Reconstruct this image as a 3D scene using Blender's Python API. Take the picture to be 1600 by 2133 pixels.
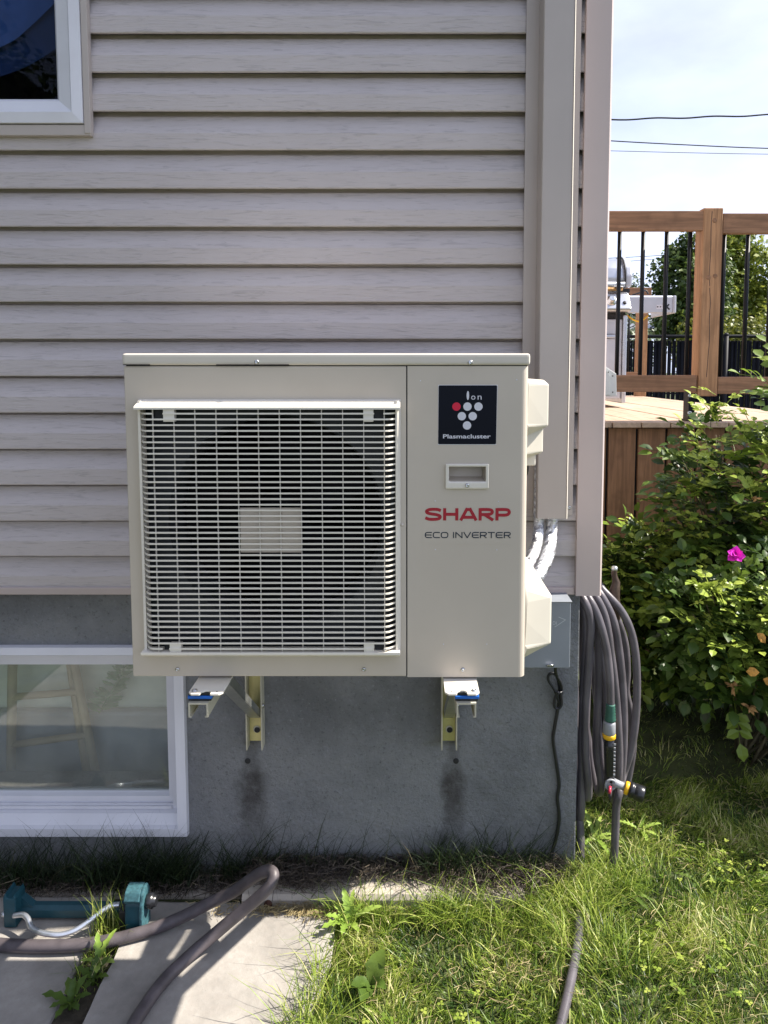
import bpy, bmesh, math, random
import numpy as np
from mathutils import Vector, Matrix, noise as mnoise

for o in list(bpy.data.objects): bpy.data.objects.remove(o)
S = bpy.context.scene
C = S.collection
R = math.radians
rnd = random.Random(7)
rng = np.random.default_rng(11)

# ------------------------------------------------------------------ camera
EYE = 1.5087
cd = bpy.data.cameras.new('camera'); cam = bpy.data.objects.new('camera', cd); C.objects.link(cam)
cam.location = (0, 0, EYE); cam.rotation_euler = (R(90 - 4.312), 0, 0)
cd.sensor_fit = 'VERTICAL'; cd.sensor_height = 36; cd.sensor_width = 27; cd.lens = 24.4726
cd.shift_x = -0.0225; cd.shift_y = -0.0879
cd.clip_start = 0.05; cd.clip_end = 2000
S.camera = cam

# ------------------------------------------------------------------ sun, sky, exposure
SUN_EL, SUN_AZ = 47.0, 4.6          # azimuth measured from +X towards +Y
sd = Vector((math.cos(R(SUN_EL)) * math.cos(R(SUN_AZ)), math.cos(R(SUN_EL)) * math.sin(R(SUN_AZ)), math.sin(R(SUN_EL))))
sl = bpy.data.lights.new('sun', 'SUN'); sl.energy = 4.5; sl.angle = R(0.53); sl.color = (1.0, 0.93, 0.82)
so = bpy.data.objects.new('sun', sl); C.objects.link(so); so.location = (6, 0, 8)
so.rotation_euler = sd.to_track_quat('Z', 'Y').to_euler()

W = bpy.data.worlds.new('World'); S.world = W; W.use_nodes = True
nt = W.node_tree; nt.nodes.clear()
wo = nt.nodes.new('ShaderNodeOutputWorld'); bg = nt.nodes.new('ShaderNodeBackground'); bg.inputs[1].default_value = 0.1
sky = nt.nodes.new('ShaderNodeTexSky'); sky.sky_type = 'NISHITA'; sky.sun_disc = False
sky.sun_elevation = R(SUN_EL); sky.sun_rotation = R(90 - SUN_AZ); sky.air_density = 1.0; sky.dust_density = 1.0
tc = nt.nodes.new('ShaderNodeTexCoord'); mp = nt.nodes.new('ShaderNodeMapping'); mp.inputs['Scale'].default_value = (1.3, 1.3, 3.2)
nz = nt.nodes.new('ShaderNodeTexNoise'); nz.inputs['Scale'].default_value = 2.6; nz.inputs['Detail'].default_value = 7; nz.inputs['Roughness'].default_value = .52
cr = nt.nodes.new('ShaderNodeMapRange'); cr.inputs[1].default_value = .28; cr.inputs[2].default_value = .66; cr.inputs[3].default_value = .74; cr.inputs[4].default_value = .98
mx = nt.nodes.new('ShaderNodeMix'); mx.data_type = 'RGBA'
bw_ = nt.nodes.new('ShaderNodeRGBToBW'); ga = nt.nodes.new('ShaderNodeMath'); ga.operation = 'MULTIPLY_ADD'; ga.inputs[1].default_value = .62; ga.inputs[2].default_value = 2.35
tint = nt.nodes.new('ShaderNodeMix'); tint.data_type = 'RGBA'; tint.blend_type = 'MULTIPLY'; tint.inputs[0].default_value = 1; tint.inputs[7].default_value = (.87, .95, 1.24, 1)
nt.links.new(sky.outputs[0], bw_.inputs[0]); nt.links.new(bw_.outputs[0], ga.inputs[0])
nz2 = nt.nodes.new('ShaderNodeTexNoise'); nz2.inputs['Scale'].default_value = 4.2; nz2.inputs['Detail'].default_value = 6; nt.links.new(mp.outputs[0], nz2.inputs['Vector'])
cm = nt.nodes.new('ShaderNodeMapRange'); cm.inputs[1].default_value = .3; cm.inputs[2].default_value = .7; cm.inputs[3].default_value = .84; cm.inputs[4].default_value = 1.1; nt.links.new(nz2.outputs[0], cm.inputs[0])
gm = nt.nodes.new('ShaderNodeMath'); gm.operation = 'MULTIPLY'; nt.links.new(ga.outputs[0], gm.inputs[0]); nt.links.new(cm.outputs[0], gm.inputs[1]); nt.links.new(gm.outputs[0], tint.inputs[6]); nt.links.new(tint.outputs[2], mx.inputs[7])
nt.links.new(tc.outputs['Generated'], mp.inputs[0]); nt.links.new(mp.outputs[0], nz.inputs['Vector'])
nt.links.new(nz.outputs[0], cr.inputs[0]); nt.links.new(cr.outputs[0], mx.inputs[0])
nt.links.new(sky.outputs[0], mx.inputs[6]); nt.links.new(mx.outputs[2], bg.inputs[0]); nt.links.new(bg.outputs[0], wo.inputs[0])

S.view_settings.view_transform = 'Standard'; S.view_settings.look = 'None'
S.view_settings.exposure = 1.36; S.view_settings.gamma = 1; S.view_settings.use_curve_mapping = False
S.cycles.max_bounces = 8; S.cycles.transparent_max_bounces = 16; S.cycles.use_denoising = True

# ------------------------------------------------------------------ materials
def newmat(name):
    m = bpy.data.materials.new(name); m.use_nodes = True
    n = m.node_tree.nodes; n.clear()
    out = n.new('ShaderNodeOutputMaterial')
    return m, m.node_tree, out

def lum(c, k): return (min(1, c[0] * k), min(1, c[1] * k), min(1, c[2] * k), 1)

def noise_node(t, vec, scale, detail=4, rough=.55):
    z = t.nodes.new('ShaderNodeTexNoise'); z.inputs['Scale'].default_value = scale
    z.inputs['Detail'].default_value = detail; z.inputs['Roughness'].default_value = rough
    t.links.new(vec, z.inputs['Vector']); return z

def mixc(t, fac, a, b):
    m = t.nodes.new('ShaderNodeMix'); m.data_type = 'RGBA'
    for sock, v in ((m.inputs[0], fac), (m.inputs[6], a), (m.inputs[7], b)):
        if hasattr(v, 'links') or hasattr(v, 'is_linked'): t.links.new(v, sock)
        else: sock.default_value = v
    return m.outputs[2]

def mrange(t, v, a, b, c=0., d=1.):
    m = t.nodes.new('ShaderNodeMapRange'); m.interpolation_type = 'SMOOTHSTEP'
    t.links.new(v, m.inputs[0])
    for i, x in enumerate((a, b, c, d)): m.inputs[i + 1].default_value = x
    return m.outputs[0]

def math_(t, op, a, b=None):
    m = t.nodes.new('ShaderNodeMath'); m.operation = op
    for i, v in enumerate((a, b)):
        if v is None: continue
        if isinstance(v, (int, float)): m.inputs[i].default_value = v
        else: t.links.new(v, m.inputs[i])
    return m.outputs[0]

def mat(name, col, rough=.55, metal=0., var=.08, vscale=6., bump=0., bscale=120., stretch=(1, 1, 1), spec=.4, speck=0., speckscale=400., dirt=0., bdist=.002):
    m, t, out = newmat(name)
    g = t.nodes.new('ShaderNodeNewGeometry'); mpn = t.nodes.new('ShaderNodeMapping'); mpn.inputs['Scale'].default_value = stretch
    t.links.new(g.outputs['Position'], mpn.inputs[0]); vec = mpn.outputs[0]
    p = t.nodes.new('ShaderNodeBsdfPrincipled'); p.inputs['Roughness'].default_value = rough; p.inputs['Metallic'].default_value = metal
    p.inputs['Specular IOR Level'].default_value = spec
    z = noise_node(t, vec, vscale, 6)
    c = mixc(t, mrange(t, z.outputs[0], .3, .7), lum(col, 1 - var), lum(col, 1 + var))
    if speck:
        z2 = noise_node(t, vec, speckscale, 2)
        c = mixc(t, mrange(t, z2.outputs[0], .6, .72, 0, speck), c, lum(col, .3))
    if dirt:
        z3 = noise_node(t, vec, 3.1, 8, .65)
        c = mixc(t, mrange(t, z3.outputs[0], .5, .75, 0, dirt), c, lum((col[0] * .55, col[1] * .5, col[2] * .42), 1))
    t.links.new(c, p.inputs['Base Color'])
    rv = math_(t, 'ADD', math_(t, 'MULTIPLY', z.outputs[0], .16), rough - .08); t.links.new(rv, p.inputs['Roughness'])
    if bump:
        zb = noise_node(t, vec, bscale, 4, .6); b = t.nodes.new('ShaderNodeBump')
        b.inputs['Strength'].default_value = bump; b.inputs['Distance'].default_value = bdist
        t.links.new(zb.outputs[0], b.inputs['Height']); t.links.new(b.outputs[0], p.inputs['Normal'])
    t.links.new(p.outputs[0], out.inputs[0])
    return m

def leafmat(name, stops, attr='tone', trans=.3, rough=.45, nscale=9.):
    """foliage: colour from a per-blade value (attribute) or per-object random, plus translucency"""
    m, t, out = newmat(name)
    if attr:
        a = t.nodes.new('ShaderNodeAttribute'); a.attribute_name = attr; f = a.outputs['Fac']
    else:
        oi = t.nodes.new('ShaderNodeObjectInfo'); g = t.nodes.new('ShaderNodeNewGeometry')
        z = noise_node(t, g.outputs['Position'], nscale, 3)
        f = math_(t, 'ADD', math_(t, 'MULTIPLY', oi.outputs['Random'], .55), math_(t, 'MULTIPLY', z.outputs[0], .45))
    r = t.nodes.new('ShaderNodeValToRGB'); t.links.new(f, r.inputs[0])
    e = r.color_ramp.elements
    while len(e) < len(stops): e.new(.5)
    for k, (pos, col) in enumerate(stops): e[k].position = pos; e[k].color = (*col, 1)
    p = t.nodes.new('ShaderNodeBsdfPrincipled'); p.inputs['Roughness'].default_value = rough; p.inputs['Specular IOR Level'].default_value = .35
    tr = t.nodes.new('ShaderNodeBsdfTranslucent'); ms = t.nodes.new('ShaderNodeMixShader'); ms.inputs[0].default_value = trans
    t.links.new(r.outputs[0], p.inputs['Base Color']); t.links.new(r.outputs[0], tr.inputs[0])
    t.links.new(p.outputs[0], ms.inputs[1]); t.links.new(tr.outputs[0], ms.inputs[2]); t.links.new(ms.outputs[0], out.inputs[0])
    return m

def woodmat(name, col, var=.32, axis='z', rough=.65):
    st = {'z': (26, 26, 1.6), 'x': (1.6, 26, 26), 'y': (26, 1.6, 26)}[axis]
    m, t, out = newmat(name)
    g = t.nodes.new('ShaderNodeNewGeometry'); mpn = t.nodes.new('ShaderNodeMapping'); mpn.inputs['Scale'].default_value = st
    oi = t.nodes.new('ShaderNodeObjectInfo')
    va = t.nodes.new('ShaderNodeVectorMath'); va.operation = 'ADD'; sc = t.nodes.new('ShaderNodeVectorMath'); sc.operation = 'SCALE'; sc.inputs[0].default_value = (7, 5, 9)
    t.links.new(oi.outputs['Random'], sc.inputs['Scale']); t.links.new(g.outputs['Position'], va.inputs[0]); t.links.new(sc.outputs[0], va.inputs[1])
    t.links.new(va.outputs[0], mpn.inputs[0])
    z = noise_node(t, mpn.outputs[0], 1.6, 8, .65); z.inputs['Distortion'].default_value = .6
    z2 = noise_node(t, va.outputs[0], 9, 3)
    c = mixc(t, mrange(t, z.outputs[0], .3, .72), lum(col, 1 - var), lum(col, 1 + var))
    c = mixc(t, mrange(t, z.outputs[0], .68, .78, 0, .55), c, lum(col, .35))
    c = mixc(t, mrange(t, z2.outputs[0], .5, .75, 0, .6), c, lum(col, .6))
    p = t.nodes.new('ShaderNodeBsdfPrincipled'); p.inputs['Roughness'].default_value = rough; p.inputs['Specular IOR Level'].default_value = .3
    b = t.nodes.new('ShaderNodeBump'); b.inputs['Strength'].default_value = .35; b.inputs['Distance'].default_value = .003
    t.links.new(z.outputs[0], b.inputs['Height']); t.links.new(b.outputs[0], p.inputs['Normal'])
    t.links.new(c, p.inputs['Base Color']); t.links.new(p.outputs[0], out.inputs[0])
    return m

def glassmat(name, tint=(1, 1, 1), ior=1.5, boost=1.0):
    m, t, out = newmat(name)
    fr = t.nodes.new('ShaderNodeFresnel'); fr.inputs[0].default_value = ior
    f = math_(t, 'MULTIPLY', fr.outputs[0], boost)
    tr = t.nodes.new('ShaderNodeBsdfTransparent'); tr.inputs[0].default_value = (*tint, 1)
    gl = t.nodes.new('ShaderNodeBsdfGlossy'); gl.inputs['Roughness'].default_value = .01
    ms = t.nodes.new('ShaderNodeMixShader'); t.links.new(f, ms.inputs[0]); t.links.new(tr.outputs[0], ms.inputs[1]); t.links.new(gl.outputs[0], ms.inputs[2])
    t.links.new(ms.outputs[0], out.inputs[0]); return m

def sidingmat(name, col):
    """vinyl with an embossed wood grain running along the board"""
    m, t, out = newmat(name)
    g = t.nodes.new('ShaderNodeNewGeometry'); mpn = t.nodes.new('ShaderNodeMapping'); mpn.inputs['Scale'].default_value = (13, 13, 150)
    t.links.new(g.outputs['Position'], mpn.inputs[0])
    z = noise_node(t, mpn.outputs[0], 1.0, 8, .62); z.inputs['Distortion'].default_value = 1.1
    z2 = noise_node(t, g.outputs['Position'], 2.0, 5)
    c = mixc(t, mrange(t, z2.outputs[0], .3, .7), lum(col, .94), lum(col, 1.05))
    c = mixc(t, mrange(t, z.outputs[0], .52, .66, 0, .42), c, lum(col, .55))
    p = t.nodes.new('ShaderNodeBsdfPrincipled'); p.inputs['Roughness'].default_value = .5; p.inputs['Specular IOR Level'].default_value = .35
    b = t.nodes.new('ShaderNodeBump'); b.inputs['Strength'].default_value = .75; b.inputs['Distance'].default_value = .0035
    t.links.new(z.outputs[0], b.inputs['Height']); t.links.new(b.outputs[0], p.inputs['Normal'])
    t.links.new(c, p.inputs['Base Color']); t.links.new(p.outputs[0], out.inputs[0]); return m

def foundationmat():
    """parged cement: sandy relief, cloudy tone, rust-brown drip stains under the two wall brackets"""
    m, t, out = newmat('parged_cement')
    g = t.nodes.new('ShaderNodeNewGeometry'); pos = g.outputs['Position']
    sx = t.nodes.new('ShaderNodeSeparateXYZ'); t.links.new(pos, sx.inputs[0])
    z1 = noise_node(t, pos, 3.2, 8, .6); z2 = noise_node(t, pos, 95, 5, .75); z3 = noise_node(t, pos, 26, 5, .6)
    base = (.225, .232, .242)
    z4 = noise_node(t, pos, 1.6, 6, .7); c = mixc(t, mrange(t, z1.outputs[0], .3, .7), lum(base, .72), lum(base, 1.25))
    c = mixc(t, mrange(t, z4.outputs[0], .42, .68, 0, .6), c, lum((.25, .25, .25), 1))
    c = mixc(t, mrange(t, z2.outputs[0], .56, .70, 0, .7), c, lum(base, .4))
    c = mixc(t, mrange(t, z2.outputs[0], .28, .42, .5, 0), c, lum(base, 1.8))
    for x0, wid in ((-.456, .040), (.136, .034)):
        wob = math_(t, 'ADD', sx.outputs[0], math_(t, 'MULTIPLY', math_(t, 'SUBTRACT', z3.outputs[0], .5), .05))
        dx = math_(t, 'ABSOLUTE', math_(t, 'SUBTRACT', wob, x0))
        narrow = mrange(t, sx.outputs[2], .30, .38, 1, .5); mk = mrange(t, math_(t, 'DIVIDE', dx, narrow), wid * .35, wid * 1.5, 1, 0)
        top = mrange(t, sx.outputs[2], .31, .36, 1, .55); low = mrange(t, sx.outputs[2], .06, .28, .1, 1)
        mk = math_(t, 'MULTIPLY', math_(t, 'MULTIPLY', mk, low), top)
        cap = mrange(t, sx.outputs[2], .42, .44, 1, 0)
        mk = math_(t, 'MULTIPLY', math_(t, 'MULTIPLY', mk, cap), mrange(t, z3.outputs[0], .25, .6, .45, .95))
        c = mixc(t, mk, c, (.075, .070, .068, 1))
    p = t.nodes.new('ShaderNodeBsdfPrincipled'); p.inputs['Roughness'].default_value = .9; p.inputs['Specular IOR Level'].default_value = .2
    b = t.nodes.new('ShaderNodeBump'); b.inputs['Strength'].default_value = 1.0; b.inputs['Distance'].default_value = .010
    h = math_(t, 'ADD', z2.outputs[0], math_(t, 'MULTIPLY', z3.outputs[0], 1.2)); t.links.new(h, b.inputs['Height']); t.links.new(b.outputs[0], p.inputs['Normal'])
    t.links.new(c, p.inputs['Base Color']); t.links.new(p.outputs[0], out.inputs[0]); return m

def slabmat():
    m, t, out = newmat('paving_concrete')
    g = t.nodes.new('ShaderNodeNewGeometry'); pos = g.outputs['Position']
    z1 = noise_node(t, pos, 7, 8, .62); z2 = noise_node(t, pos, 60, 4, .6); z3 = noise_node(t, pos, 400, 2)
    base = (.325, .305, .28)
    c = mixc(t, mrange(t, z1.outputs[0], .3, .7), lum(base, .7), lum(base, 1.15))
    c = mixc(t, mrange(t, z2.outputs[0], .35, .62, .5, 0), c, lum((.29, .265, .24), 1))
    c = mixc(t, mrange(t, z3.outputs[0], .66, .74, 0, .5), c, lum(base, .4))
    p = t.nodes.new('ShaderNodeBsdfPrincipled'); p.inputs['Roughness'].default_value = .85; p.inputs['Specular IOR Level'].default_value = .25
    b = t.nodes.new('ShaderNodeBump'); b.inputs['Strength'].default_value = .4; b.inputs['Distance'].default_value = .003
    t.links.new(math_(t, 'ADD', z2.outputs[0], math_(t, 'MULTIPLY', z1.outputs[0], 2)), b.inputs['Height']); t.links.new(b.outputs[0], p.inputs['Normal'])
    t.links.new(c, p.inputs['Base Color']); t.links.new(p.outputs[0], out.inputs[0]); return m

M = {}
M['siding'] = sidingmat('taupe_vinyl', (.505, .458, .455))
M['trim'] = mat('taupe_trim', (.47, .395, .375), .42, var=.05, vscale=2, bump=.05, bscale=90)
M['cover'] = mat('beige_sheet_metal', (.43, .38, .35), .4, var=.05, vscale=3, spec=.5)
M['white'] = mat('white_vinyl', (.66, .66, .71), .35, var=.04, vscale=5, dirt=.12)
M['fnd'] = foundationmat()
M['glass_up'] = glassmat('window_glass', (.75, .82, .95), 1.5, .14)
def hazy_glass():  # diffuse mix paints a milky reflected haze into the pane
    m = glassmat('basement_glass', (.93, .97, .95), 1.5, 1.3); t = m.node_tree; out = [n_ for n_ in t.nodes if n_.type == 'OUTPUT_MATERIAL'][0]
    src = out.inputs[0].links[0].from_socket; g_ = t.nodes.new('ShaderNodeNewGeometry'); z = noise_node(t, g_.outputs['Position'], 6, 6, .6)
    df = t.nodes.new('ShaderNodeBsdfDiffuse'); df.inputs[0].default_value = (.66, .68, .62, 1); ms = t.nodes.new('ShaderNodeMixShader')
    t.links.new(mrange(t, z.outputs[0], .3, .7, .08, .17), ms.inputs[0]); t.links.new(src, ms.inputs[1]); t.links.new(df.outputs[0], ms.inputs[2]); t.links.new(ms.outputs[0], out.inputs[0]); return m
M['glass_low'] = hazy_glass()
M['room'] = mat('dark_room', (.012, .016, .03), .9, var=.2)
M['swag'] = mat('blue_drape', (.045, .085, .16), .9, var=.15, vscale=12)  # paler curve of the reflection imitated in the upper window
M['swag2'] = mat('deep_blue_drape', (.010, .024, .052), .9, var=.15, vscale=12)  # darker curve of the same imitated reflection
M['pale_room'] = mat('pale_room_wall', (.86, .88, .80), .9, var=.10, vscale=3)  # very pale, to imitate lawn reflected in the basement glass
M['room_grey'] = mat('blue_grey_panel', (.36, .38, .45), .8, var=.1, vscale=4)
M['stool'] = mat('pale_pine', (.50, .37, .22), .5, var=.12, vscale=7)
M['fern'] = leafmat('indoor_fern', [(0, (.05, .2, .07)), (1, (.16, .36, .15))], attr=None)
M['ac'] = mat('ivory_painted_steel', (.515, .457, .385), .38, var=.05, vscale=2.2, spec=.45, dirt=.12)
M['acp'] = mat('ivory_plastic', (.66, .62, .545), .42, var=.03, vscale=5)
M['acc'] = mat('ivory_cover_plastic', (.56, .525, .45), .45, var=.03, vscale=5)
M['grille'] = mat('white_grille_plastic', (.72, .675, .595), .4, var=.03, vscale=5)  # paler than the cabinet: sky light on the slats put into colour
M['aclid'] = mat('ivory_lid', (.58, .535, .465), .35, var=.03, vscale=3)
M['dark_in'] = mat('dark_coil', (.0015, .002, .004), .9, spec=.1, var=.3, vscale=40)
M['shroud'] = mat('shroud_grey', (.024, .027, .031), .6, var=.1)  # beige shroud coloured near black; recess shade is in the colour
M['blade'] = mat('fan_blade_black', (.0018, .002, .0035), .6, var=.1, spec=.12)
M['seam'] = mat('black_seam', (.02, .02, .022), .7)
M['navy'] = mat('navy_sticker', (.002, .0035, .010), .4, var=.1, spec=.15)
M['print_white'] = mat('white_print', (.62, .62, .68), .5, var=.03)
M['print_red'] = mat('red_print', (.62, .008, .045), .45, var=.03)
M['logo_red'] = mat('dark_red_print', (.33, .012, .025), .45, var=.05)
M['logo_navy'] = mat('navy_print', (.012, .022, .04), .5, var=.05)
M['chrome'] = mat('screw_steel', (.55, .56, .58), .25, 1., var=.1, vscale=60)
M['zinc'] = mat('zinc_plated', (.52, .53, .50), .35, .9, var=.12, vscale=30)
M['zinc_y'] = mat('yellow_passivated', (.50, .46, .22), .42, .55, var=.16, vscale=18)
M['bracket'] = mat('cream_powder_coat', (.50, .47, .37), .4, var=.06)
M['blue'] = mat('blue_rubber', (.012, .13, .52), .5, var=.08)
M['black'] = mat('black_rubber', (.014, .015, .018), .5, var=.15, vscale=30)
M['foil'] = mat('crinkled_foil', (.74, .75, .80), .28, 1., var=.35, vscale=60, bump=1., bscale=85, bdist=.012, speck=.35, speckscale=90)  # dark specks put the shade of creases into the foil colour
M['elbox'] = mat('grey_enamel', (.23, .25, .28), .4, var=.06, vscale=6, dirt=.15)
M['cable'] = mat('black_cable', (.014, .015, .019), .32, var=.1)
M['hose'] = mat('mauve_grey_hose', (.098, .089, .100), .34, var=.25, vscale=11, bump=.3, bscale=420, dirt=.35, bdist=.001)
M['hose_d'] = mat('dark_grey_hose', (.082, .070, .075), .45, var=.25, vscale=22, bump=.35, bscale=350, dirt=.5, bdist=.001)
M['green_pl'] = mat('dark_green_plastic', (.03, .10, .075), .5, var=.15, vscale=50)
M['grey_pl'] = mat('grey_plastic', (.27, .28, .30), .4, var=.06)
M['yellow'] = mat('yellow_plastic', (.80, .45, .02), .4, var=.05)
M['black_pl'] = mat('black_plastic', (.014, .015, .018), .3, var=.1, spec=.5)
M['red_pl'] = mat('red_plastic', (.42, .03, .06), .35)
M['teal'] = mat('teal_plastic', (.011, .058, .078), .42, var=.15, vscale=25, dirt=.2)
M['teal_worn'] = mat('worn_teal_edge', (.035, .10, .12), .6, var=.3, vscale=120)
M['alu'] = mat('brushed_aluminium', (.66, .69, .74), .32, .85, var=.08, vscale=40)
M['rust'] = mat('rusty_steel', (.10, .045, .03), .7, .3, var=.3, vscale=90)
M['hookm'] = mat('bronze_cast_metal', (.10, .07, .055), .45, .5, var=.3, vscale=40)
M['slab'] = slabmat()
M['kerb'] = mat('kerb_concrete', (.42, .375, .32), .9, var=.16, vscale=12, bump=.4, bscale=70, dirt=.5, speck=.4)
M['soil'] = mat('soil', (.05, .042, .03), .95, var=.4, vscale=30, bump=.8, bscale=60, bdist=.01)
M['lawn'] = mat('lawn_base', (.055, .068, .022), .95, var=.45, vscale=9, bump=.8, bscale=90, bdist=.01)
M['wood_z'] = woodmat('stained_cedar_upright', (.27, .145, .08), axis='z')
M['wood_x'] = woodmat('stained_cedar_rail', (.28, .15, .085), axis='x')
M['wood_post'] = woodmat('stained_cedar_post', (.40, .215, .11), axis='z')
M['deckw'] = woodmat('weathered_decking', (.42, .31, .225), .2, 'y')
M['balu'] = mat('black_powder_coat', (.008, .009, .012), .5, var=.1, spec=.2)
M['steel'] = mat('stainless', (.56, .57, .61), .3, .85, var=.05, vscale=8)
M['steel_l'] = mat('light_silver_paint', (.50, .52, .58), .4, .35, var=.05, vscale=8)
M['bbqblack'] = mat('grill_black', (.015, .015, .018), .5)
M['hood'] = mat('pale_grey_metal', (.56, .57, .56), .45, .1, var=.05)
M['fence'] = mat('black_privacy_slat', (.005, .006, .010), .7, spec=.15, var=.2, vscale=20)
M['fence_rail'] = mat('black_fence_rail', (.008, .009, .013), .6, spec=.2)
M['roofm'] = mat('grey_metal_roof', (.30, .31, .34), .4, .3, var=.08)
M['shingle'] = mat('grey_shingle', (.14, .13, .13), .9, var=.2, vscale=20)
M['wire'] = mat('power_cable', (.012, .014, .02), .6)
M['wire2'] = mat('grey_power_cable', (.13, .14, .17), .6)
M['bark'] = mat('bark', (.07, .052, .04), .9, var=.3, vscale=20, bump=.6, bscale=30, bdist=.02)
M['hedge_core'] = mat('hedge_shade_twigs', (.02, .022, .014), .95, var=.4, vscale=20)  # dark core of the added light-blocking hedge
M['cane'] = mat('green_brown_cane', (.10, .085, .045), .7, var=.3, vscale=30)
M['petal'] = mat('magenta_petal', (.72, .02, .52), .6, var=.15, vscale=60)
M['hip'] = mat('dead_bloom_tan', (.40, .23, .09), .8, var=.3, vscale=60)
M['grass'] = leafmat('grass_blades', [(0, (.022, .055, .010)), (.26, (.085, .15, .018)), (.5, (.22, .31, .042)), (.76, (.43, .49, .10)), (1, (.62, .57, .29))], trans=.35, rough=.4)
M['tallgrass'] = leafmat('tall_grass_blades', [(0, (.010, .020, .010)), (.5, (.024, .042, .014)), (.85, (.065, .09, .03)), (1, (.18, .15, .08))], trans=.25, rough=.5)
M['thatch'] = leafmat('dead_thatch', [(0, (.03, .025, .022)), (.5, (.085, .068, .055)), (1, (.24, .195, .13))], trans=.1, rough=.8)
M['strawm'] = leafmat('straw_clippings', [(0, (.20, .15, .07)), (1, (.46, .38, .20))], trans=.1, rough=.8)
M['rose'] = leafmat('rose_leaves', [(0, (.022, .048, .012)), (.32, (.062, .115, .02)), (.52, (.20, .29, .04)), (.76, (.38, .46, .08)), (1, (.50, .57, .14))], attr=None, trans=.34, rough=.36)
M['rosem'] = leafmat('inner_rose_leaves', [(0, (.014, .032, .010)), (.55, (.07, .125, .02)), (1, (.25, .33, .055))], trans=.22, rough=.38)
M['roseyng'] = leafmat('young_rose_leaves', [(0, (.20, .29, .04)), (1, (.42, .50, .09))], attr=None, trans=.3, rough=.4)
M['deadleaf'] = mat('yellowed_leaf', (.55, .27, .05), .6, var=.3, vscale=70)
M['weed'] = leafmat('weed_leaf', [(0, (.16, .28, .04)), (.5, (.28, .41, .07)), (1, (.42, .52, .13))], attr=None, trans=.35, rough=.45, nscale=30)
M['weed_d'] = leafmat('shaded_weed_leaf', [(0, (.045, .085, .015)), (.5, (.09, .15, .025)), (1, (.20, .27, .05))], attr=None, trans=.3, rough=.45, nscale=30)  # darker weed copy: slab joint shade put into colour, also serves dark dandelions
M['tree_d'] = leafmat('dark_maple_leaves', [(0, (.018, .04, .014)), (.5, (.06, .10, .022)), (1, (.18, .23, .045))], trans=.3)
M['tree_l'] = leafmat('sunny_maple_leaves', [(0, (.05, .09, .014)), (.5, (.19, .24, .035)), (1, (.38, .40, .07))], trans=.35)  # bright yellow green foliage of the right-hand maple
M['tree_p'] = leafmat('pale_tree_leaves', [(0, (.06, .09, .05)), (1, (.19, .23, .13))], trans=.3)
M['shrub'] = leafmat('olive_shrub_leaves', [(0, (.05, .075, .010)), (1, (.21, .21, .03))], trans=.3)

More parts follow.
